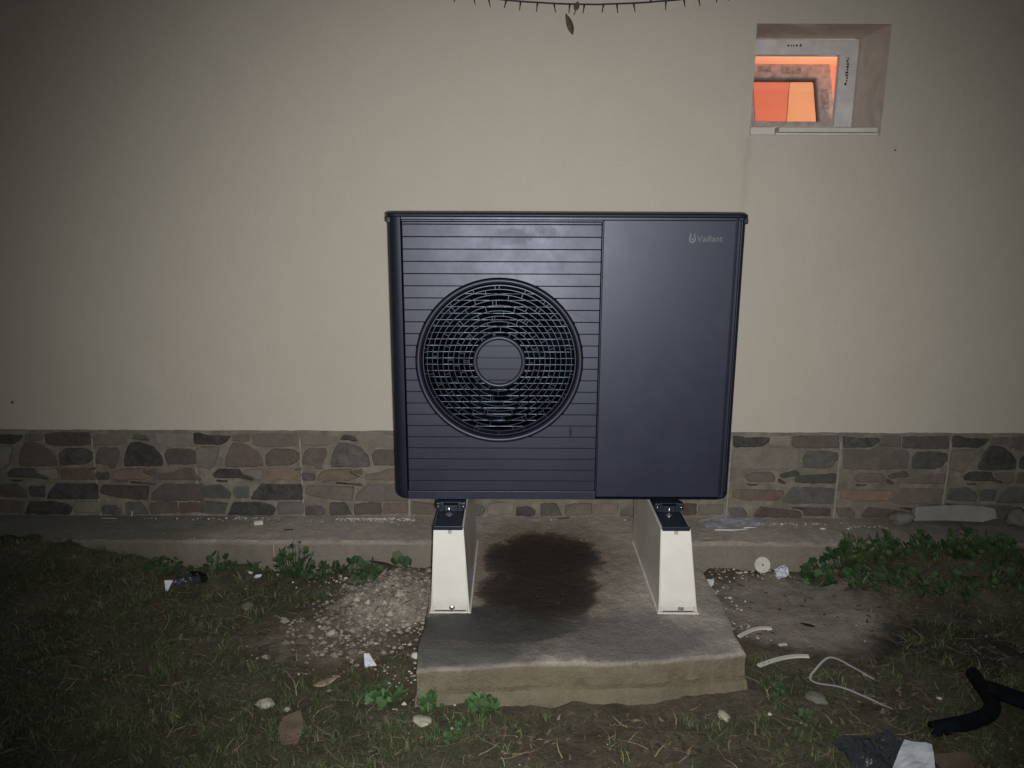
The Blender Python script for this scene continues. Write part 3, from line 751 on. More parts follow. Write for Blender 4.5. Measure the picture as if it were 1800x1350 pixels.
# dark shadow gap outside the surround
prof = [(.2690, .0055), (.2690, .0032), (.2628, .0032), (.2628, .0055)]
obj('surround_gap', mesh('surround_gap', *lathe(prof, FX, FZ, 128), M_DARK, True), hp)
guard = obj('fan_guard', None, hp)
radii = [.2445 - .0030] + [.2290 - .0167 * k for k in range(9)]
for i, r in enumerate(radii):
    w = .0009 if i else .0012
    yf = .0035 + .004 * (r / .24) ** 2
    prof = [(r - w, yf), (r + w, yf), (r + w, yf + .005), (r - w, yf + .005)]
    obj('guard_ring', mesh('guard_ring', *lathe(prof, FX, FZ, 128), M_GUARD), guard)
bm = bmesh.new()
for i in range(len(radii)):
    r1 = radii[i]; r0 = radii[i + 1] if i + 1 < len(radii) else .083
    yf = .0045 + .004 * (r1 / .24) ** 2; nst = 12 if i else 18
    for k in range(nst):
        for dd in ((0,) if (k * 5 + i * 3) % 4 else (0, 3.2)):
            a_ = radians(90 + 360 * k / nst + i * 11.0 + dd)
            c_, s_ = cos(a_), sin(a_); hw = .0008
            P = [(FX + c_ * r - s_ * h_, yy, FZ + s_ * r + c_ * h_) for yy in (yf, yf + .004) for r, h_ in ((r0, -hw), (r1, -hw), (r1, hw), (r0, hw))]
            vs = [bm.verts.new(p) for p in P]
            for f in ((3, 2, 1, 0), (4, 5, 6, 7), (0, 1, 5, 4), (1, 2, 6, 5), (2, 3, 7, 6), (3, 0, 4, 7)): bm.faces.new([vs[q] for q in f])
obj('guard_ribs', bm_mesh('guard_ribs', bm, M_GUARD), guard, kind='stuff')
# hub cover
cap = obj('hub_cover', mesh('hub_cover', *lathe([(.0840, .014), (.0838, .002), (.0815, -.0022), (.0765, -.0035), (.0725, -.0015), (.0705, .0025), (.0705, .014)], FX, FZ, 96), M_RING, True), hp)
hz = [-.0705, .404 - .463 - .0, .440 - .463, .475 - .463 + .001, .513 - .463 + .001, .0705]
for k in range(5):
    z0, z1 = hz[k] + .0008, hz[k + 1] - .0008; R_ = .0700
    pts = []; zc = [z0 + (z1 - z0) * q / 10 for q in range(11)]
    L_ = [(-sqrt(max(1e-8, R_ * R_ - min(z * z, R_ * R_))), z) for z in zc]; Rr = [(-x, z) for x, z in L_[::-1]]
    pts = [(FX + x, FZ + z) for x, z in (Rr[::-1] + L_[::-1])]
    pts = [p for q, p in enumerate(pts) if q == 0 or (Vector(p) - Vector(pts[q - 1])).length > 1e-4]
    if (Vector(pts[0]) - Vector(pts[-1])).length < 1e-4: pts.pop()
    obj('hub_slat', poly_extrude('hub_slat', pts, .0006 + .001, .008, M_SLAT, .0008), cap)
obj('hub_back', mesh('hub_back', *lathe([(.001, .009), (.0702, .009), (.0702, .013), (.001, .013)], FX, FZ, 48), M_DARK), cap)
# horizontal tubes of the evaporator seen through the guard, with dark fins behind
coil = obj('evaporator', None, hp)
k = -11
while k <= 11:
    z = k * .0207 + .004; R_ = .2385
    if abs(z) < R_ - .01:
        hx = sqrt(R_ * R_ - z * z)
        V, F = tube([(FX - hx, .044, FZ + z), (FX + hx, .044, FZ + z)], .00085, 6); obj('coil_tube', mesh('coil_tube', V, F, M_STEEL, True), coil)
    k += 1
obj('coil_fins', mesh('coil_fins', *lathe([(.001, .155), (.2440, .155), (.2440, .158), (.001, .158)], FX, FZ, 64), M_FIN), coil)
# fan: hub and three curved blades behind the tubes
fan = obj('fan', None, hp)
obj('fan_hub', mesh('fan_hub', *lathe([(.001, .065), (.062, .065), (.068, .075), (.068, .13), (.001, .13)], FX, FZ, 40), M_DARK, True), fan)
for b in range(3):
    V = []; F = []; NR, NA = 8, 12
    for i in range(NR + 1):
        r = .06 + (.222 - .06) * i / NR
        for j in range(NA + 1):
            s = j / NA; a_ = radians(b * 120 + 20) + radians(82 + 10 * i / NR) * s + radians(18) * (i / NR) ** 2
            V.append((FX + r * cos(a_), .075 + .045 * s - .012 * sin(pi * s), FZ + r * sin(a_)))
    for i in range(NR):
        for j in range(NA): q = i * (NA + 1) + j; F.append((q, q + 1, q + NA + 2, q + NA + 1))
    me = mesh('fan_blade', V, F, M_BLADE, True); o = obj('fan_blade', me, fan); md = o.modifiers.new('s', 'SOLIDIFY'); md.thickness = .003
# badge: lettering and emblem
cu = bpy.data.curves.new('badge_text', 'FONT'); cu.body = 'Vaillant'; cu.size = 1; cu.extrude = .02; cu.space_character = 1.0; cu.resolution_u = 3
to = bpy.data.objects.new('tmp', cu); COL.objects.link(to); bpy.context.view_layer.update()
me = bpy.data.meshes.new_from_object(to.evaluated_get(bpy.context.evaluated_depsgraph_get())); bpy.data.objects.remove(to)
xsv = [v.co.x for v in me.vertices]; hgt = max(v.co.y for v in me.vertices); x0_, x1_ = min(xsv), max(xsv)
for v in me.vertices:
    x, y, z = v.co; v.co = (.9465 + (x - x0_) / (x1_ - x0_) * .0785, -.0002 - z * .03, .8405 + y / hgt * .0185)
me.materials.clear(); me.materials.append(M_LOGO); me.update()
badge = obj('badge', None, hp); obj('lettering', me, badge)
bm = bmesh.new()
def flat(pts, y0=-.0010, y1=.0004):
    f = bm.faces.new([bm.verts.new((.9215 + x * .001, y0, .838 + z * .001)) for x, z in pts])
    r_ = bmesh.ops.extrude_face_region(bm, geom=[f])
    for v in r_['geom']:
        if isinstance(v, bmesh.types.BMVert): v.co.y = y1
outer = [(2 + 0, 30), (4.5, 22), (1.2, 15)] + [(11 - 11 * cos(radians(a_)), 11 - 12.5 * sin(radians(a_))) for a_ in range(0, 181, 18)] + [(20, 16), (18.5, 21), (20.5, 29.5), (16, 25), (15, 19), (17.2, 13)]
inner = [(11 + 6.2 * cos(radians(a_)), 10.5 - 7 * sin(radians(a_))) for a_ in range(0, 181, 18)] + [(5.5, 15), (8.2, 21), (6.2, 27)]
flat(outer + inner)
flat([(8, 9), (12, 5.5), (15, 9), (14, 13), (11.5, 12), (10, 16), (8.6, 13)])
obj('emblem', bm_mesh('emblem', bm, M_LOGO), badge)
# rubber and plastic feet with threaded rods, standing on the plinths
def foot(cx, w):
    f = obj('foot', box('foot', (cx - w, cx + w, -.136, .38, -.0405, -.034), M_FOOT, .002), hp)
    # front lip
    bm = bmesh.new(); bm_box(bm, cx - w - .002, cx + w + .002, -.1445, -.1365, -.046, -.0325, .0015)
    obj('foot_lip', bm_mesh('fl', bm, M_FOOT), f)
    # upright with an oval hole
    bm = bmesh.new()
    y0, y1 = -.022, .014
    bm_box(bm, cx - w * .92, cx - .022, y0, y1, -.0335, -.001, .002); bm_box(bm, cx + .022, cx + w * .92, y0, y1, -.0335, -.001, .002)
    bm_box(bm, cx - .0218, cx + .0218, y0 + .001, y1, -.0335, -.0125, .001); bm_box(bm, cx - .0218, cx + .0218, y0 + .001, y1, -.004, -.001, .0005)
    obj('foot_bracket', bm_mesh('fb', bm, M_FOOT), f)
    for s in (-1, 1):
        bm = bmesh.new(); bm_box(bm, cx + s * w * .94 - .008, cx + s * w * .94 + .008, y0 - .004, y0 + .02, -.024, -.001, .003)
        obj('bracket_ear', bm_mesh('ear', bm, M_FOOT), f)
        V, F = tube([(cx + s * w * .94, y0 - .006, -.014), (cx + s * w * .94, y0 - .003, -.014)], .0028, 8); obj('screw', mesh('screw', V, F, M_BOLT, True), f)
    V, F = tube([(cx - .004, -.045, -.034), (cx - .004, -.045, -.004)], .0034, 10); obj('threaded_rod', mesh('rod', V, F, M_BOLT, True), f)
    V, F = tube([(cx - .004, -.045, -.034), (cx - .004, -.045, -.029)], .0065, 6); obj('nut', mesh('nut', V, F, M_BOLT), f)
    V, F = tube([(cx - .004, -.045, -.0345), (cx - .004, -.045, -.033)], .0105, 16); obj('washer', mesh('washer', V, F, M_BOLT), f)
    V, F = tube([(cx - .004, -.045, -.021), (cx - .004, -.045, -.017)], .0060, 6); obj('nut', mesh('nut', V, F, M_BOLT), f)
foot(.1845, .0435); foot(.899, .0415)

# white plinths
def plinth_foot(name, label, xb0, xb1, xt0, xt1, slotx, boltx):
    r = thing(name, label, 'plinth', loc=(0, 0, 0), group='white plastic plinths under the heat pump')
    zb, zt, yf, yb = .1305, .4185, -.141, .405
    bm = bmesh.new()
    def X(z, s): t_ = (z - zb) / (zt - zb); return (xb0 + (xt0 - xb0) * t_) if s == 0 else (xb1 + (xt1 - xb1) * t_)
    zs = [zb, zb + .018, zt]
    # body with a hollow rim at the front: sides, top, back
    ringf = [(X(zb, 0), zb), (X(zb, 1), zb), (xt1, zt), (xt0, zt)]
    v0 = [bm.verts.new((x, yf + .001, z)) for x, z in ringf]; v1 = [bm.verts.new((x, yb, z)) for x, z in ringf]
    for k in range(4): bm.faces.new((v0[k], v0[(k + 1) % 4], v1[(k + 1) % 4], v1[k]))
    bm.faces.new(v1)
    ins = .0042
    ringi = [(X(zb, 0) + ins + .002, zb + .004), (X(zb, 1) - ins - .002, zb + .004), (xt1 - ins, zt - .003), (xt0 + ins, zt - .003)]
    v2 = [bm.verts.new((x, yf + .001, z)) for x, z in ringi]; v3 = [bm.verts.new((x, yf + .007, z)) for x, z in ringi]
    for k in range(4):
        bm.faces.new((v0[k], v2[k], v2[(k + 1) % 4], v0[(k + 1) % 4])); bm.faces.new((v2[k], v3[k], v3[(k + 1) % 4], v2[(k + 1) % 4]))
    bm.faces.new(v3)
    bmesh.ops.bevel(bm, geom=[e for e in bm.edges if len(e.link_faces) == 2 and e.calc_face_angle() > .5], offset=.0025, segments=2, affect='EDGES')
    obj('shell', bm_mesh('shell', bm, M_WHITESIDE), r)
    # base flange
    bm = bmesh.new(); bm_box(bm, xb0 - .005, xb1 + .005, yf - .008, yb + .004, zb - .001, zb + .004, .0018)
    obj('base_flange', bm_mesh('fl', bm, M_WHITE), r)
    # cover plate let into the front
    z0 = zb + .0225
    pts = [(X(z0, 0) + ins + .001, z0), (X(z0, 1) - ins - .001, z0), (xt1 - .001, zt - .001), (slotx + .006, zt - .001), (slotx + .006, zt - .017), (slotx - .006, zt - .017), (slotx - .006, zt - .001), (xt0 + .001, zt - .001)]
    obj('cover_plate', poly_extrude('cover_plate', pts, yf - .0025, yf + .0005, M_WHITE, .001), r)
    obj('clip', box('clip', (slotx - .005, slotx + .005, yf - .001, yf + .003, zt - .016, zt - .0015), M_STRAP, .001), r)
    for s in (0, 1):
        x = X(zb + .01, s) + (.010 if s == 0 else -.010)
        obj('corner_rib', box('corner_rib', (x - .0018, x + .0018, yf - .001, yf + .014, zb + .0042, zb + .021), M_WHITE, .0008), r)
    V, F = tube([(boltx, yf - .006, zb + .012), (boltx, yf + .008, zb + .012)], .0062, 6); obj('bolt', mesh('bolt', V, F, M_BOLT), r)
    V, F = tube([(boltx, yf + .004, zb + .012), (boltx, yf + .006, zb + .012)], .010, 16); obj('washer', mesh('washer', V, F, M_BOLT), r)
    return r
plinth_foot('mounting_plinth', 'white tapered plastic plinth under the fan side of the heat pump', .125, .250, .139, .233, .190, .193)
plinth_foot('mounting_plinth', 'white tapered plastic plinth under the blank panel side of the heat pump', .857, .981, .851, .945, .900, .929)
#PART2
# ------------------------------------------------------------------ small things on the concrete strip and the yard
AP = .1305   # top of the strip
def blobmesh(name, m, size, seed, sub=2, amp=.35, flat_=.5, smooth=True):
    bm = bmesh.new(); bmesh.ops.create_icosphere(bm, subdivisions=sub, radius=1)
    for v in bm.verts:
        d = 1 + amp * noise.noise(v.co * 1.3 + Vector((seed * 7.1, seed, 3))) + amp * .4 * noise.noise(v.co * 3.5 + Vector((seed, 2, seed * 3)))
        v.co = Vector((v.co.x * size[0] * d, v.co.y * size[1] * d, v.co.z * size[2] * d))
    return bm_mesh(name, bm, m, smooth)
def sheet(name, m, w, d, seed, amp, nx_=14, ny_=10, shape=None, thick=.0009, freq=9):
    V = []; F = []
    for j in range(ny_ + 1):
        for i in range(nx_ + 1):
            u, v = i / nx_ - .5, j / ny_ - .5
            if shape: u, v = shape(u, v)
            x, y = u * w, v * d
            V.append((x, y, amp * (noise.noise(Vector((x * freq + seed * 5, y * freq, seed))) + .6 * abs(noise.noise(Vector((x * freq * 2.3, y * freq * 2.3 + seed, 4)))) ) + amp * .9))
    for j in range(ny_):
        for i in range(nx_): q = j * (nx_ + 1) + i; F.append((q, q + 1, q + nx_ + 2, q + nx_ + 1))
    me = mesh(name, V, F, m, False); return me
def solid(o, t_=.001): md = o.modifiers.new('thickness', 'SOLIDIFY'); md.thickness = t_; md.offset = 0; return o
def at(x, y, dz=0): return (x, y, gh(x, y) + dz)

# broken slab leaning at the foot of the wall, and rubble beside it
poly = [(-.165, .0), (-.150, .058), (.02, .066), (.120, .062), (.175, .05), (.182, .012), (.12, -.004), (-.02, .002)]
me = poly_extrude('slab', poly, -.012, .012, M_BOARD, .002)
thing('stone_slab', 'long flat grey slab propped against the plinth at the right end of the strip', 'slab', me, (2.20, .600, AP + .012), (-.28, 0, 0))
thing('rubble_stone', 'rounded pale rubble stone left of the propped grey slab', 'stone', blobmesh('rs', M_ROCK, (.052, .035, .030), 3, 3), (1.985, .590, AP + .026))
thing('rubble_stone', 'flat reddish stone lying in front of the propped grey slab', 'stone', blobmesh('rs', SM['r'], (.040, .028, .012), 5, 3), (2.205, .500, AP + .009))
thing('rubble_stone', 'grey rubble stone at the right end of the propped slab', 'stone', blobmesh('rs', M_ROCK, (.060, .040, .038), 9, 3), (2.47, .585, AP + .032), (0, 0, .4))
# plastic film sheet
sh_ = lambda u, v: (u, v * (1 - .55 * abs(u) * 2 * (1 if u > 0 else .6)) + .12 * (u > 0))
o = thing('plastic_sheet', 'crumpled clear plastic sheet lying on the concrete strip right of the heat pump', 'plastic sheet', sheet('ps', M_CLEAR, .27, .13, 4, .010, 26, 14, sh_, freq=16), (1.30, .570, AP + .001), (0, 0, .04))
V, F = tube([(-.10, -.052, .004), (-.03, -.056, .003), (.03, -.052, .005)], .0028, 6); obj('folded_edge', mesh('fe', V, F, M_PAPER, True), o)
V, F = tube([(.02, -.042, .006), (.075, -.035, .005)], .0022, 6); obj('folded_edge', mesh('fe', V, F, M_PAPER, True), o)
# white block of foam
thing('foam_block', 'small white foam offcut on the strip left of the heat pump', 'foam offcut', box('fb', (-.018, .018, -.009, .009, 0, .017), M_FOAM, .002), (-.650, .560, AP), (0, 0, .25))
thing('plaster_chip', 'small white plaster chip on the strip right of the plastic sheet', 'chip', blobmesh('pc', M_FOAM, (.014, .009, .004), 2, 2), (1.645, .535, AP + .003))
V, F = tube([(-.022, -.005, .002), (0, .0, .003), (.024, .007, .002)], .0022, 6)
thing('dark_twig', 'short dark twig by the wall between the two white plinths', 'twig', mesh('tw', V, F, M_CABLE, True), (.600, .630, AP + .001))
V, F = tube([(-.016, 0, .002), (.018, .003, .002)], .002, 6)
thing('dark_twig', 'short dark twig on the strip near the white foam offcut', 'twig', mesh('tw', V, F, M_CABLE, True), (-.513, .500, AP + .001))
V, F = tube([(-.003, 0, .0), (.002, .004, .022)], .0014, 6)
thing('white_splinter', 'tiny white splinter standing against the wall foot on the left', 'splinter', mesh('sp', V, F, M_PAPER), (-1.205, .640, AP))
V, F = tube([(-.030, 0, .003), (.030, -.002, .003)], .0018, 6)
thing('thin_rod', 'thin glassy rod lying by the wall foot on the far left', 'rod', mesh('rod', V, F, M_STRAP), (-1.285, .612, AP))
# crumbs of plaster along the wall
def crumbs(name, m, pts, seed, smin, smax, label):
    rr = random.Random(seed); V = []; F = []
    for x, y, z in pts:
        s = rr.uniform(smin, smax) * (1 if rr.random() > .12 else 1.8); a_ = rr.uniform(0, pi); n0 = len(V)
        for k in range(5): V.append((x + s * cos(a_ + k * 1.256) * rr.uniform(.7, 1.2), y + s * sin(a_ + k * 1.256) * rr.uniform(.5, 1), z))
        V.append((x, y, z + s * rr.uniform(.4, .9)))
        for k in range(5): F.append((n0 + k, n0 + (k + 1) % 5, n0 + 5))
    o = obj(name, mesh(name, V, F, m)); o['kind'] = 'stuff'; o['label'] = label; return o
rr = random.Random(11); P = []
for (x0, x1, n_, yc) in ((-.78, -.58, 60, .638), (-.35, -.02, 260, .635), (1.30, 1.75, 90, .60), (1.75, 1.92, 30, .57), (-1.15, -.8, 25, .63), (.10, .9, 22, .63), (-.5, -.36, 10, .62), (1.05, 1.3, 18, .63)):
    for _ in range(n_): P.append((rr.uniform(x0, x1), yc - abs(rr.gauss(0, .016)), AP - .001))
for _ in range(40): P.append((rr.uniform(-1, 2), rr.uniform(.42, .62), AP - .0015))
crumbs('plaster_crumbs', M_FOAM, P, 4, .0015, .0042, 'white plaster crumbs scattered along the foot of the wall')
P = []
for _ in range(70):
    x, y = rr.gauss(1.12, .05), rr.uniform(-.1, .38); P.append((x + .06 * (y < .2), y, gh(x, y)))
for _ in range(110): x, y = rr.gauss(1.25, .13), rr.gauss(.375, .03); P.append((x, y, gh(x, y)))
for _ in range(60): x, y = rr.gauss(.06, .06), rr.uniform(-.5, .1); P.append((x, y, gh(x, y) + .002))
for _ in range(60): x, y = rr.gauss(-.30, .12), rr.gauss(.36, .05); P.append((x, y, gh(x, y) + .002))
for _ in range(60): x, y = rr.uniform(-1, 2), rr.uniform(-.75, .35); P.append((x, y, gh(x, y) + .004))
crumbs('white_crumbs', M_FOAM, [p for p in P if not (.12 < p[0] < 1.08 and p[1] > -.45)], 6, .0016, .0055, 'white crumbs of rubble scattered over the soil round the slab')
P = [(rr.uniform(.16, 1.04), rr.uniform(-.42, .3), .1295) for _ in range(34)]
crumbs('pad_grit', M_PEBBLE, P, 9, .0012, .0032, 'pale grit on the slab under the heat pump')
P = []
for _ in range(1100):
    x, y = rr.gauss(-.05, .13), rr.gauss(.12, .15)
    if x < .10 and y < .385: P.append((x, y, gh(x, y) - .001))
for _ in range(260):
    x, y = rr.gauss(-.20, .10), rr.gauss(-.06, .09); P.append((x, y, gh(x, y) - .001))
crumbs('rubble', M_HEAP, P, 10, .002, .011, 'grey crumbled mortar heap left of the slab')
P = []
for _ in range(90):
    x, y = rr.gauss(-.06, .12), rr.gauss(.12, .14)
    if x < .10 and y < .385: P.append((x, y, gh(x, y)))
crumbs('rubble', M_PEBBLE, P, 12, .003, .011, 'pale mortar lumps on the heap left of the slab')

# disc with a centre hole, crumpled paper, scraps
V, F = lathe([(.0045, -.004), (.030, -.004), (.0315, -.002), (.0315, .002), (.030, .004), (.0045, .004)], 0, 0, 40)
rdme = mesh('disc', V, F, M_FOAM)
thing('white_disc', 'round white foam disc with a small centre hole leaning at the strip edge', 'disc', rdme, (1.355, .370, gh(1.355, .37) + .036), (-.35, 0, .1))
sh2 = lambda u, v: (u + .3 * v, v + .25 * u)
o = solid(thing('crumpled_paper', 'crumpled white paper with blue lines beside the round white disc', 'paper', sheet('cp', M_PAPER, .062, .055, 8, .011, 9, 8, sh2, freq=45), at(1.425, .355, .004), (.35, 0, .3)), .0008)
V, F = tube([(-.022, .004, .030), (.022, .010, .032)], .0016, 5); obj('blue_line', mesh('bl', V, F, M_BLUE), o)
solid(thing('plastic_scrap', 'bluish white plastic scrap at the slab edge beside the right plinth', 'plastic scrap', sheet('sc', M_PAPER, .052, .040, 12, .006, 6, 5, lambda u, v: (u + .4 * v, v * (1 - u)), freq=40), at(1.128, .285, .006), (.2, -.1, .5)), .0008)
solid(thing('paper_flake', 'small white paper flake below the bluish scrap beside the slab', 'paper flake', sheet('pf', M_PAPER, .026, .013, 15, .004, 5, 4, freq=60), at(1.137, .235, .006), (.1, .2, -.9)), .0008)
solid(thing('paper_flake', 'white paper flake on the soil between the two white trim strips', 'paper flake', sheet('pf', M_FOAM, .028, .012, 17, .003, 5, 4, freq=60), at(1.275, -.115, .005), (.1, 0, .1)), .0008)
# curved white trim strips
def strip(path, w, h):
    V = []; F = []; P = [Vector(p) for p in path]
    for i, p in enumerate(P):
        d = (P[min(i + 1, len(P) - 1)] - P[max(i - 1, 0)]).normalized(); s = d.cross(Vector((0, 0, 1))).normalized() * w / 2; u = Vector((0, 0, h))
        V += [p - s, p + s, p + s + u, p - s + u]
    for i in range(len(P) - 1):
        for k in range(4): F.append((4 * i + k, 4 * i + (k + 1) % 4, 4 * i + 4 + (k + 1) % 4, 4 * i + 4 + k))
    F += [(3, 2, 1, 0), tuple(4 * (len(P) - 1) + k for k in range(4))]; return V, F
V, F = strip([(1.135 + .125 * t_, -.098 + .055 * sin(t_ * 1.9), .022 + gh(1.2, -.06)) for t_ in [i / 12 for i in range(13)]], .013, .005)
thing('trim_strip', 'curved white plastic trim strip touching the right edge of the slab', 'trim strip', mesh('ts', V, F, M_TRIM))
V, F = strip([(1.150 + .175 * t_, -.262 + .055 * sin(t_ * 1.8), .018 + gh(1.22, -.23)) for t_ in [i / 12 for i in range(13)]], .014, .005)
thing('trim_strip', 'curved white plastic trim strip nearer the camera, clear of the slab', 'trim strip', mesh('ts', V, F, M_TRIM))
# looped strap
L = [(1.47, -.345, .006), (1.42, -.315, .030), (1.375, -.292, .05), (1.345, -.290, .048), (1.300, -.325, .030), (1.272, -.358, .020), (1.285, -.385, .022), (1.335, -.425, .040), (1.385, -.470, .040), (1.415, -.488, .032), (1.455, -.490, .010)]
def smooth_path(P, n_=6):
    out = []
    for i in range(len(P) - 1):
        p0, p1, p2, p3 = [Vector(P[max(0, min(len(P) - 1, i + k))]) for k in (-1, 0, 1, 2)]
        for s in range(n_):
            t_ = s / n_; out.append(.5 * ((2 * p1) + (-p0 + p2) * t_ + (2 * p0 - 5 * p1 + 4 * p2 - p3) * t_ * t_ + (-p0 + 3 * p1 - 3 * p2 + p3) * t_ ** 3))
    out.append(Vector(P[-1])); return out
V, F = strip([(p.x, p.y, p.z * .8 + .024) for p in smooth_path(L)], .0065, .0018)
thing('packing_strap', 'grey white packing strap looped on the soil right of the slab', 'strap', mesh('st', V, F, M_STRAP))
# black pipe insulation pieces
def at_path(P): return [Vector((x, y, gh(x, y) + z)) for x, y, z in P]
V, F = tube(smooth_path(at_path([(1.775, -.325, .030), (1.762, -.38, .030), (1.748, -.45, .030), (1.715, -.52, .028), (1.645, -.565, .024), (1.515, -.590, .018)])), .0205, 14)
thing('pipe_insulation', 'curved black foam pipe insulation offcut at the lower right, bent in a hook', 'pipe insulation', mesh('pi', V, F, M_RUBBER, True))
V, F = tube(smooth_path(at_path([(1.748, -.435, .050), (1.80, -.48, .036), (1.85, -.53, .030), (1.93, -.60, .024), (2.05, -.66, .02)])), .023, 14)
thing('pipe_insulation', 'straight black foam pipe insulation offcut running out of the picture at lower right', 'pipe insulation', mesh('pi', V, F, M_RUBBER, True))
# bag, paper, cardboard at the bottom edge
thing('plastic_bag', 'dark shiny crumpled plastic bag at the bottom edge right of centre', 'plastic bag', sheet('pb', M_BAG, .17, .16, 21, .022, 22, 18, freq=18), at(1.315, -.715, .0), (0, 0, .2))
solid(thing('paper_sheet', 'torn white paper sheet at the bottom edge on the dark plastic bag', 'paper', sheet('pp', M_PAPER, .085, .13, 23, .010, 8, 8, lambda u, v: (u * (1 - .5 * v) + .35 * v, v), freq=20), at(1.395, -.735, .022), (.15, 0, -.30)), .0008)
thing('cardboard_piece', 'olive brown cardboard piece at the bottom edge between the bag and the black insulation', 'cardboard', box('cb', (-.055, .055, -.05, .05, 0, .006), M_CARD, .001), at(1.515, -.735, .012), (.05, .03, .15))
solid(thing('cardboard_piece', 'folded brown cardboard piece in the grass at the lower left', 'cardboard', sheet('cb', M_CARD, .066, .108, 35, .008, 6, 9, lambda u, v: (u * (1 - .7 * abs(v)) - .18 * v, v + .25 * u * (v > 0)), freq=14), at(-.205, -.600, .012), (.12, .05, .1)), .003)
o = solid(thing('black_film', 'crumpled black plastic lying in the weeds on the left', 'plastic', sheet('bf', M_BAG, .085, .060, 33, .030, 12, 10, lambda u, v: (u * (1 - .5 * v), v + .2 * u), freq=22), at(-.828, .262, .006), (.25, 0, .2)), .001)
solid(thing('white_label', 'torn white label stuck beside the crumpled black plastic', 'label', sheet('wl', M_PAPER, .030, .042, 31, .003, 5, 5, lambda u, v: (u * (.6 + .8 * v), v), freq=40), at(-.886, .222, .018), (.7, 0, .1)), .0008)
thing('film_lump', 'small black crumpled film lump behind the crumpled black plastic', 'film lump', blobmesh('ws', M_RUBBER, (.045, .03, .02), 8, 3, .5), at(-.815, .295, .015))
# stones lying in the grass
for i, (x, y, sx, sy, sz, m_, lab) in enumerate([
    (-.318, -.462, .026, .017, .012, M_PEBBLE, 'pale rounded stone in the grass above the brown cardboard'),
    (-.250, -.480, .011, .007, .006, M_PEBBLE, 'very small pale stone right of the pale rounded stone'),
    (-.365, -.470, .011, .008, .006, M_ROCK, 'small grey stone left of the pale rounded stone'),
    (-.553, .100, .024, .020, .014, M_ROCK, 'pale grey green stone in the grass on the left, above the middle'),
    (-.615, .330, .010, .008, .007, M_FOAM, 'small white stone under the strip edge on the left'),
    (-.585, .320, .014, .008, .007, M_PAPER, 'bright white chip by the small white stone under the strip edge'),
    (.142, -.560, .021, .026, .010, M_PEBBLE, 'pale stone in front of the left corner of the slab'),
    (.98, -.50, .022, .014, .010, M_PEBBLE, 'pale stone in front of the right corner of the slab'),
    (1.262, -.438, .034, .026, .012, M_ROCK, 'grey stone beside the looped strap'),
    (-.30, -.12, .028, .016, .012, SM['r'], 'reddish stone in the rubble patch left of the slab'),
    (-.22, -.06, .016, .012, .010, M_PEBBLE, 'light tan stone in the rubble patch left of the slab'),
    (.083, -.20, .010, .018, .010, M_FOAM, 'white stone chip against the left edge of the slab')]):
    thing('stone', lab, 'stone', blobmesh('stone', m_, (sx, sy, sz), i + 20, 3), at(x, y, sz * .8), (0, 0, i * .7))
solid(thing('paper_scrap', 'torn white paper scrap in the grass left of the slab', 'paper', sheet('ps', M_PAPER, .038, .046, 41, .005, 6, 6, lambda u, v: (u * (.7 - .5 * v) - .2 * v, v), freq=40), at(-.062, -.238, .012), (.5, 0, .3)), .0008)
# leaves lying about
def leaf_mesh(name, m, ln, wd, curl=.15, nseg=8, fold=.25):
    V = []; F = []
    for i in range(nseg + 1):
        t_ = i / nseg; w = wd * sin(pi * min(1, t_ * .96 + .02)) ** .8 * (1.15 - .4 * t_); z = curl * ln * (t_ - .5) ** 2
        V += [(-w, t_ * ln - ln / 2, z + w * fold), (0, t_ * ln - ln / 2, z), (w, t_ * ln - ln / 2, z + w * fold)]
    for i in range(nseg): q = i * 3; F += [(q, q + 1, q + 4, q + 3), (q + 1, q + 2, q + 5, q + 4)]
    return mesh(name, V, F, m, True)
solid(thing('dry_leaf', 'pale tan dry leaf lying in the grass left of the slab', 'leaf', leaf_mesh('dl', M_TANLEAF, .072, .017, .3), at(-.170, -.352, .014), (.15, .1, -1.15)), .0008)
solid(thing('dry_leaf', 'small dark leaf on the bare soil right of the slab', 'leaf', leaf_mesh('dl', M_CABLE, .052, .009, .2), at(1.395, -.006, .006), (0, 0, 1.0)), .0008)
solid(thing('yellow_leaf', 'pale yellow leaf in the top of the right weed bank', 'leaf', leaf_mesh('yl', M_TANLEAF, .040, .013, .2), (1.722, .408, .150), (.9, .1, .5)), .0008)
solid(thing('dry_leaf', 'dark grey fallen leaf on the mortar heap below the strip', 'leaf', leaf_mesh('dl', M_DRYLEAF, .105, .020, .25), at(-.115, .345, .022), (.2, 0, 1.45)), .0008)
V, F = tube(smooth_path([(-.535, .372, .03), (-.534, .374, .09), (-.536, .378, .15)]), [.0016] * 12 + [.0012], 5)
thing('dry_stalk', 'thin pale stalk standing upright before the strip on the left', 'stalk', mesh('ds', V, F, M_STEM))

# ------------------------------------------------------------------ string of lights above
lightstr = thing('string_lights', 'thin dark string of unlit fairy lights sagging across the top of the picture', 'string lights')
CY = .56
cz = lambda x: 2.098 + .16 * (x - .645) ** 2
path = [Vector((x, CY + .003 * noise.noise(Vector((x * 9, 0, 0))), cz(x) + .002 * noise.noise(Vector((x * 14, 1, 0))))) for x in [-1.0 + .035 * i for i in range(96)]]
V, F = tube(path, .0028, 6); obj('cable', mesh('cable', V, F, M_CABLE, True), lightstr)
for x in (-1.0, 2.325):
    V, F = tube([(x, CY, cz(x)), (x, YW + .003, cz(x) + .01)], .004, 6); obj('hook', mesh('hook', V, F, M_CABLE), lightstr)
V, F = tube([(0, 0, .001), (0, 0, -.010), (0, 0, -.012), (0, 0, -.030)], [.0030, .0030, .0022, .0012], 6)
bulb = mesh('bulb', V, F, M_CABLE)
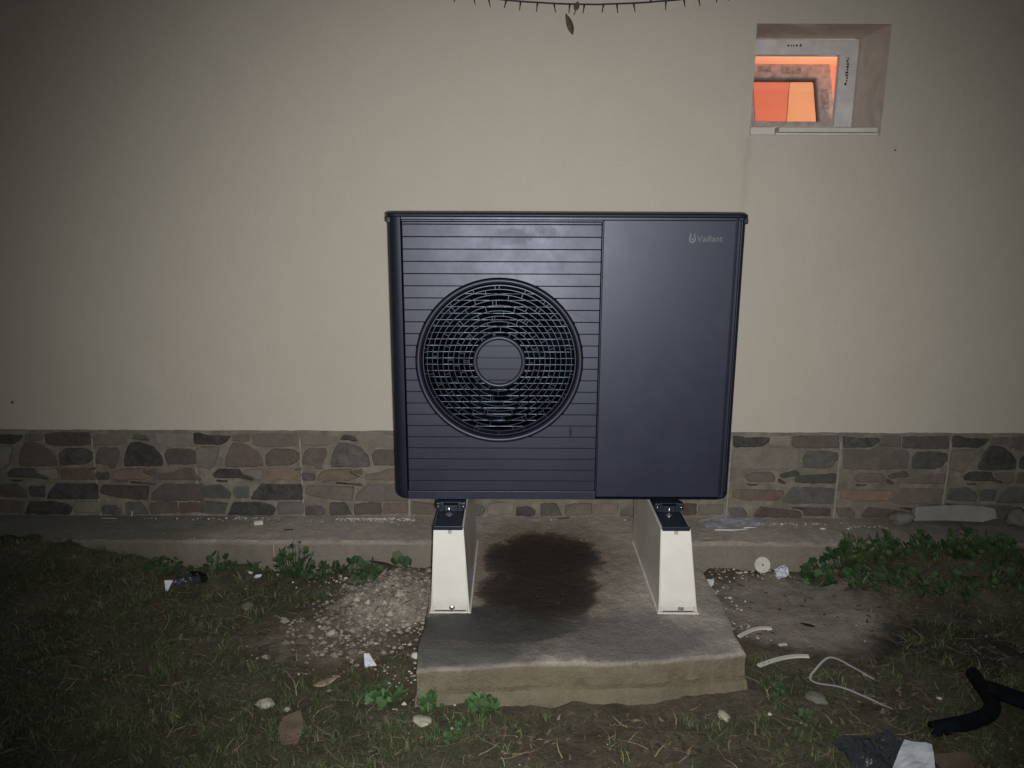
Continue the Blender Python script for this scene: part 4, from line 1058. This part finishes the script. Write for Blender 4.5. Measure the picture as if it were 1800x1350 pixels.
xx = [-.9 + .057 * i for i in range(56)]; br = random.Random(2)
for i, x in enumerate(xx):
    up = (i % 13 == 5); o = obj('bulb', bulb, lightstr, (x + br.uniform(-.006, .006), CY, cz(x)), ((pi if up else 0) + br.uniform(-.4, .4), br.uniform(-.35, .35), 0))
hl = thing('dead_leaf', 'brown withered leaf hanging from the fairy light cable', 'leaf', loc=(.603, CY - .004, 2.098))
V, F = tube([(.004, 0, .006), (0, 0, -.02), (-.006, 0, -.036)], .0014, 5); obj('leaf_stalk', mesh('ls', V, F, M_DRYLEAF), hl)
me = leaf_mesh('l1', M_DRYLEAF, .032, .010, .3); solid(obj('leaf_blade', me, hl, (.002, -.003, -.008), (pi / 2, .35, .2)), .001)
me = leaf_mesh('l2', M_DRYLEAF, .072, .0125, .35); solid(obj('leaf_blade', me, hl, (-.020, -.003, -.066), (-pi / 2 - .1, pi - .42, .25)), .001)

# ------------------------------------------------------------------ weeds with rounded lobed leaves
def round_leaf(name, m):
    V = [(0, 0, 0)]; F = []; n_ = 20
    for k in range(n_):
        a_ = -pi / 2 + .35 + (2 * pi - .7) * k / (n_ - 1); r = 1 * (1 + .10 * cos(k * 2 * pi / 3.8)) 
        V.append((r * cos(a_), r * sin(a_) + .55, .16 * r * r + .05 * sin(k * 1.7)))
    V += [(v[0] * .55, (v[1] - .55) * .55 + .5, .02) for v in V[1:]]
    for k in range(1, n_): F += [(k, k + 1, n_ + k + 1, n_ + k), (0, n_ + k, n_ + k + 1)]
    return mesh(name, V, F, m, True)
def lance_leaf(name, m):
    V = []; F = []
    for i in range(9):
        t_ = i / 8; w = .26 * sin(pi * min(1, t_ * .93 + .05)) * (1 + .35 * (i % 2)); V += [(-w, t_ * 2.3, .12 * t_ + .06), (0, t_ * 2.3, .35 * t_ * t_), (w, t_ * 2.3, .12 * t_ + .06)]
    for i in range(8): q = i * 3; F += [(q, q + 1, q + 4, q + 3), (q + 1, q + 2, q + 5, q + 4)]
    return mesh(name, V, F, m, True)
LEAF = [round_leaf('weed_leaf', M_WEED), round_leaf('weed_leaf', M_WEED2), lance_leaf('weed_leaf', M_WEED), lance_leaf('weed_leaf', M_WEED2)]
wr = random.Random(77)
def weed(x, y, rx, ry, h, n_, size, label, kind=0, group='weeds with round leaves'):
    size *= .74; n_ = int(n_ * 1.6)
    z0 = gh(x, y); w = thing('weed', label, 'weed', loc=(x, y, z0), group=group)
    SV, SF = [], []
    for k in range(n_):
        a_ = wr.uniform(0, 2 * pi); d = sqrt(wr.random()); lx, ly = rx * d * cos(a_), ry * d * sin(a_)
        gz = gh(x + lx, y + ly) - z0
        lz = gz + .006 + h * (1 - .75 * d * d) * wr.uniform(.35, 1.0)
        s = size * wr.choice((.45, .7, .85, 1.0, 1.15)) * wr.uniform(.85, 1.15)
        o = obj('leaf', LEAF[kind + (2 if wr.random() < .28 else 0)], w, (lx, ly, lz), (wr.uniform(.1, 1.05), wr.uniform(-.5, .5), wr.gauss(0, .9)))
        o.scale = (s, s, s)
        if y + ly > AF - .012 and z0 + lz < .13: o.location.y = AF - .014 - y
        tube([(lx * .35, ly * .35, 0), (lx * .8, ly * .8, lz * .6), (o.location.x, o.location.y, lz)], .0011, 3, False, SV, SF)
    so = obj('stems', mesh('stems', SV, SF, M_WEED), w); so['kind'] = 'stuff'
weed(-.455, .355, .085, .045, .150, 42, .017, 'tall dark green weed before the strip on the left, beside the upright pale stalk')
weed(-.345, .350, .080, .050, .060, 26, .016, 'low dark weed just right of the tall left weed')
weed(-.215, .345, .070, .045, .055, 22, .018, 'low dark weed between the tall left weed and the mortar heap')
weed(-.150, .270, .080, .050, .045, 20, .018, 'flat weed creeping onto the mortar heap left of the slab')
weed(-.045, .345, .035, .025, .050, 6, .024, 'small weed of a few large leaves at the top of the mortar heap')
weed(-.74, .345, .075, .040, .065, 20, .014, 'ragged dark weed behind the crumpled black plastic')
weed(-.93, .330, .095, .045, .060, 26, .014, 'dark weed at the strip edge left of the crumpled black plastic')
weed(-.60, .350, .050, .030, .035, 9, .014, 'tiny weed between the black plastic and the tall left weed')
weed(.035, -.455, .055, .040, .040, 22, .015, 'bright green weed left of the near left corner of the slab', 1)
weed(.155, -.500, .035, .025, .045, 16, .017, 'bright weed with big leaves at the near left corner of the slab', 1)
weed(.305, -.500, .050, .028, .048, 22, .018, 'bright weed with big leaves against the near face of the slab', 1)
weed(-.02, -.40, .07, .06, .02, 18, .012, 'low bright clover patch left of the slab corner', 1)
weed(.23, -.62, .06, .05, .02, 14, .011, 'low bright clover patch in front of the slab', 1)
weed(1.150, -.40, .035, .04, .03, 9, .014, 'small green weed at the near right corner of the slab')
weed(1.20, -.52, .03, .03, .03, 7, .012, 'small bright weed right of the pale stone near the right slab corner', 1)
labs = ['leftmost weed of the right bank, spilling onto bare soil', 'tall dark weed of the right bank under the yellow leaf', 'weed second from the left in the front row of the right bank',
        'broad weed in the middle of the right bank, reaching over the strip edge', 'low weed below the broad middle weed of the right bank', 'dark weed right of the broad middle weed of the right bank',
        'bright low weed at the lower middle of the right bank', 'tall weed near the right end of the right bank', 'low dark weed under the tall right end weed of the bank',
        'rightmost tall weed at the edge of the picture, against the strip', 'low weed at the right edge of the picture']
for (x, y, rx, ry, h, n_, s, kd), lab in zip([(1.545, .315, .07, .06, .085, 34, .019, 0), (1.665, .365, .085, .045, .125, 42, .020, 0), (1.67, .235, .09, .07, .065, 34, .018, 0),
        (1.815, .345, .095, .050, .105, 46, .020, 0), (1.83, .20, .10, .07, .05, 34, .018, 0), (1.955, .345, .08, .05, .080, 34, .019, 0), (1.99, .18, .10, .08, .05, 30, .017, 0),
        (2.095, .345, .08, .05, .105, 38, .020, 0), (2.13, .21, .09, .07, .05, 26, .018, 0), (2.245, .33, .09, .05, .10, 38, .020, 0), (2.28, .19, .09, .07, .05, 24, .018, 0)], labs):
    weed(x, y, rx, ry, h, n_, s, lab, kd, 'weeds of the right bank')

# ------------------------------------------------------------------ grass, straw and leaf litter
def dens(x, y):
    # share of ground covered by grass
    if .07 < x < 1.12 and y > -.50: return 0
    if y > (.425 if (x < -.95 or x > 1.6) else .385): return 0
    if (x < -.95 or x > 1.6) and y > .33: return .8
    d = .55 + .75 * fbm(x * 2.3, y * 2.3, 11) + .35 * fbm(x * 8, y * 8, 12)
    for cx, cy, rx, ry, k in ((1.40, .12, .34, .30, 1.6), (-.03, .15, .22, .26, 1.5), (-.24, -.07, .22, .15, 1.0), (1.80, -.14, .26, .20, .15), (1.28, -.10, .2, .14, .7), (1.45, -.48, .30, .16, .6), (.75, -.65, .35, .12, .45), (-.45, .02, .2, .15, .3)):
        q = ((x - cx) / rx) ** 2 + ((y - cy) / ry) ** 2
        d -= k * math.exp(-q * q * .8) if q < 4 else 0
    for cx, cy, rx, ry, k in ((.02, -.50, .20, .17, .9), (-.9, -.2, .5, .4, .3)):
        d += k * math.exp(-((x - cx) / rx) ** 2 - ((y - cy) / ry) ** 2)
    return d
def blades(name, m, n_, seed, lmin, lmax, w, lift, tint, cover, label, bend=.5, tuft=0):
    rr = random.Random(seed); V = []; F = []; T = []; left = 0; tx_ = ty_ = 0; ts = 1
    while n_ > 0:
        n_ -= 1
        x, y = rr.uniform(-2.15, 2.95), rr.uniform(-.98, .42)
        if tuft:
            if left <= 0: tx_, ty_, left, ts = x, y, rr.randint(tuft // 2, tuft * 2), rr.uniform(.6, 1.2)
            left -= 1; x, y = tx_ + rr.gauss(0, .011), ty_ + rr.gauss(0, .011)
            if y > .40: continue
        if y < -.55 and (x < -1.5 or x > 2.3): continue
        if rr.random() > cover(x, y): continue
        L_ = rr.uniform(lmin, lmax) * ts; a_ = rr.uniform(0, 2 * pi); el = rr.uniform(*lift); ww = w * rr.uniform(.6, 1.3)
        if (.05 < x + cos(a_) * L_ < 1.10 and y + sin(a_) * L_ > -.46 and x + .0 < 1.2 and x > 0): continue
        z = gh(x, y); dx, dy = cos(a_), sin(a_); sx_, sy_ = -dy * ww, dx * ww; n0 = len(V)
        b = rr.uniform(-bend, bend)
        for k, t_ in enumerate((0, .35, .7, 1)):
            r_ = L_ * t_ * cos(el); h_ = L_ * (t_ * sin(el) - t_ * t_ * sin(el) * .45); cx = x + dx * r_ - dy * b * L_ * t_ * t_; cy = y + dy * r_ + dx * b * L_ * t_ * t_
            hh = z + h_ + .0015
            s = (1, .9, .65, .08)[k]
            V.append((cx - sx_ * s, cy - sy_ * s, hh)); V.append((cx + sx_ * s, cy + sy_ * s, hh))
        for k in range(3): F.append((n0 + 2 * k, n0 + 2 * k + 1, n0 + 2 * k + 3, n0 + 2 * k + 2))
        t_ = tint(rr, x, y); T += [t_] * 8
    me = mesh(name, V, F, m, True); at_ = me.attributes.new('tint', 'FLOAT', 'POINT'); at_.data.foreach_set('value', T)
    o = obj(name, me); o['kind'] = 'stuff'; o['label'] = label; return o
cl = lambda v: min(1, max(0, v))
blades('grass', M_GRASS, 120000, 1, .014, .042, .0011, (.15, 1.1), lambda r_, x, y: cl(r_.gauss(.42, .2) + .25 * fbm(x * 3, y * 3, 20)), lambda x, y: cl(dens(x, y)), 'matted short grass over the yard')
blades('dry_grass', M_STRAW, 26000, 2, .02, .055, .0011, (.0, .45), lambda r_, x, y: cl(r_.random() ** 2.2), lambda x, y: cl(.35 + .5 * fbm(x * 3, y * 3, 31) + .1) if dens(x, y) > -.1 else .04, 'dead straw coloured blades lying in the grass', 1.0)
blades('grass', M_GRASS, 42000, 8, .022, .058, .0013, (.7, 1.45), lambda r_, x, y: cl(r_.gauss(.55, .22) + .25 * fbm(x * 3, y * 3, 20)), lambda x, y: cl(dens(x, y) * 1.1 + .1) if dens(x, y) > 0 else 0, 'upright grass tufts standing in the yard', .35, 26)
def far(x, y): return 0 if (.05 < x < 1.12 and y > -.50) else 1
blades('straw', M_STRAW, 3200, 3, .04, .085, .0016, (.0, .35), lambda r_, x, y: cl(.55 + r_.random() * .5), lambda x, y: (.5 if dens(x, y) > -.2 else .06) * far(x, y), 'loose pale straws on the ground', .9)
blades('leaf_litter', M_LITTER, 20000, 4, .010, .026, .0045, (.0, .5), lambda r_, x, y: cl(r_.random() ** 1.6), lambda x, y: cl(.25 + .9 * fbm(x * 3.1, y * 3.1, 44)) * far(x, y) if dens(x, y) > -.35 else .05, 'dark bits of fallen leaves and bark in the grass', .3)
blades('clover', M_GRASS, 26000, 15, .007, .013, .0038, (.05, .6), lambda r_, x, y: cl(r_.gauss(.38, .15)), lambda x, y: cl(.6 * fbm(x * 2.7, y * 2.7, 61) + .25) if dens(x, y) > -.1 else 0, 'small low clover like leaves creeping through the grass', .2, 20)
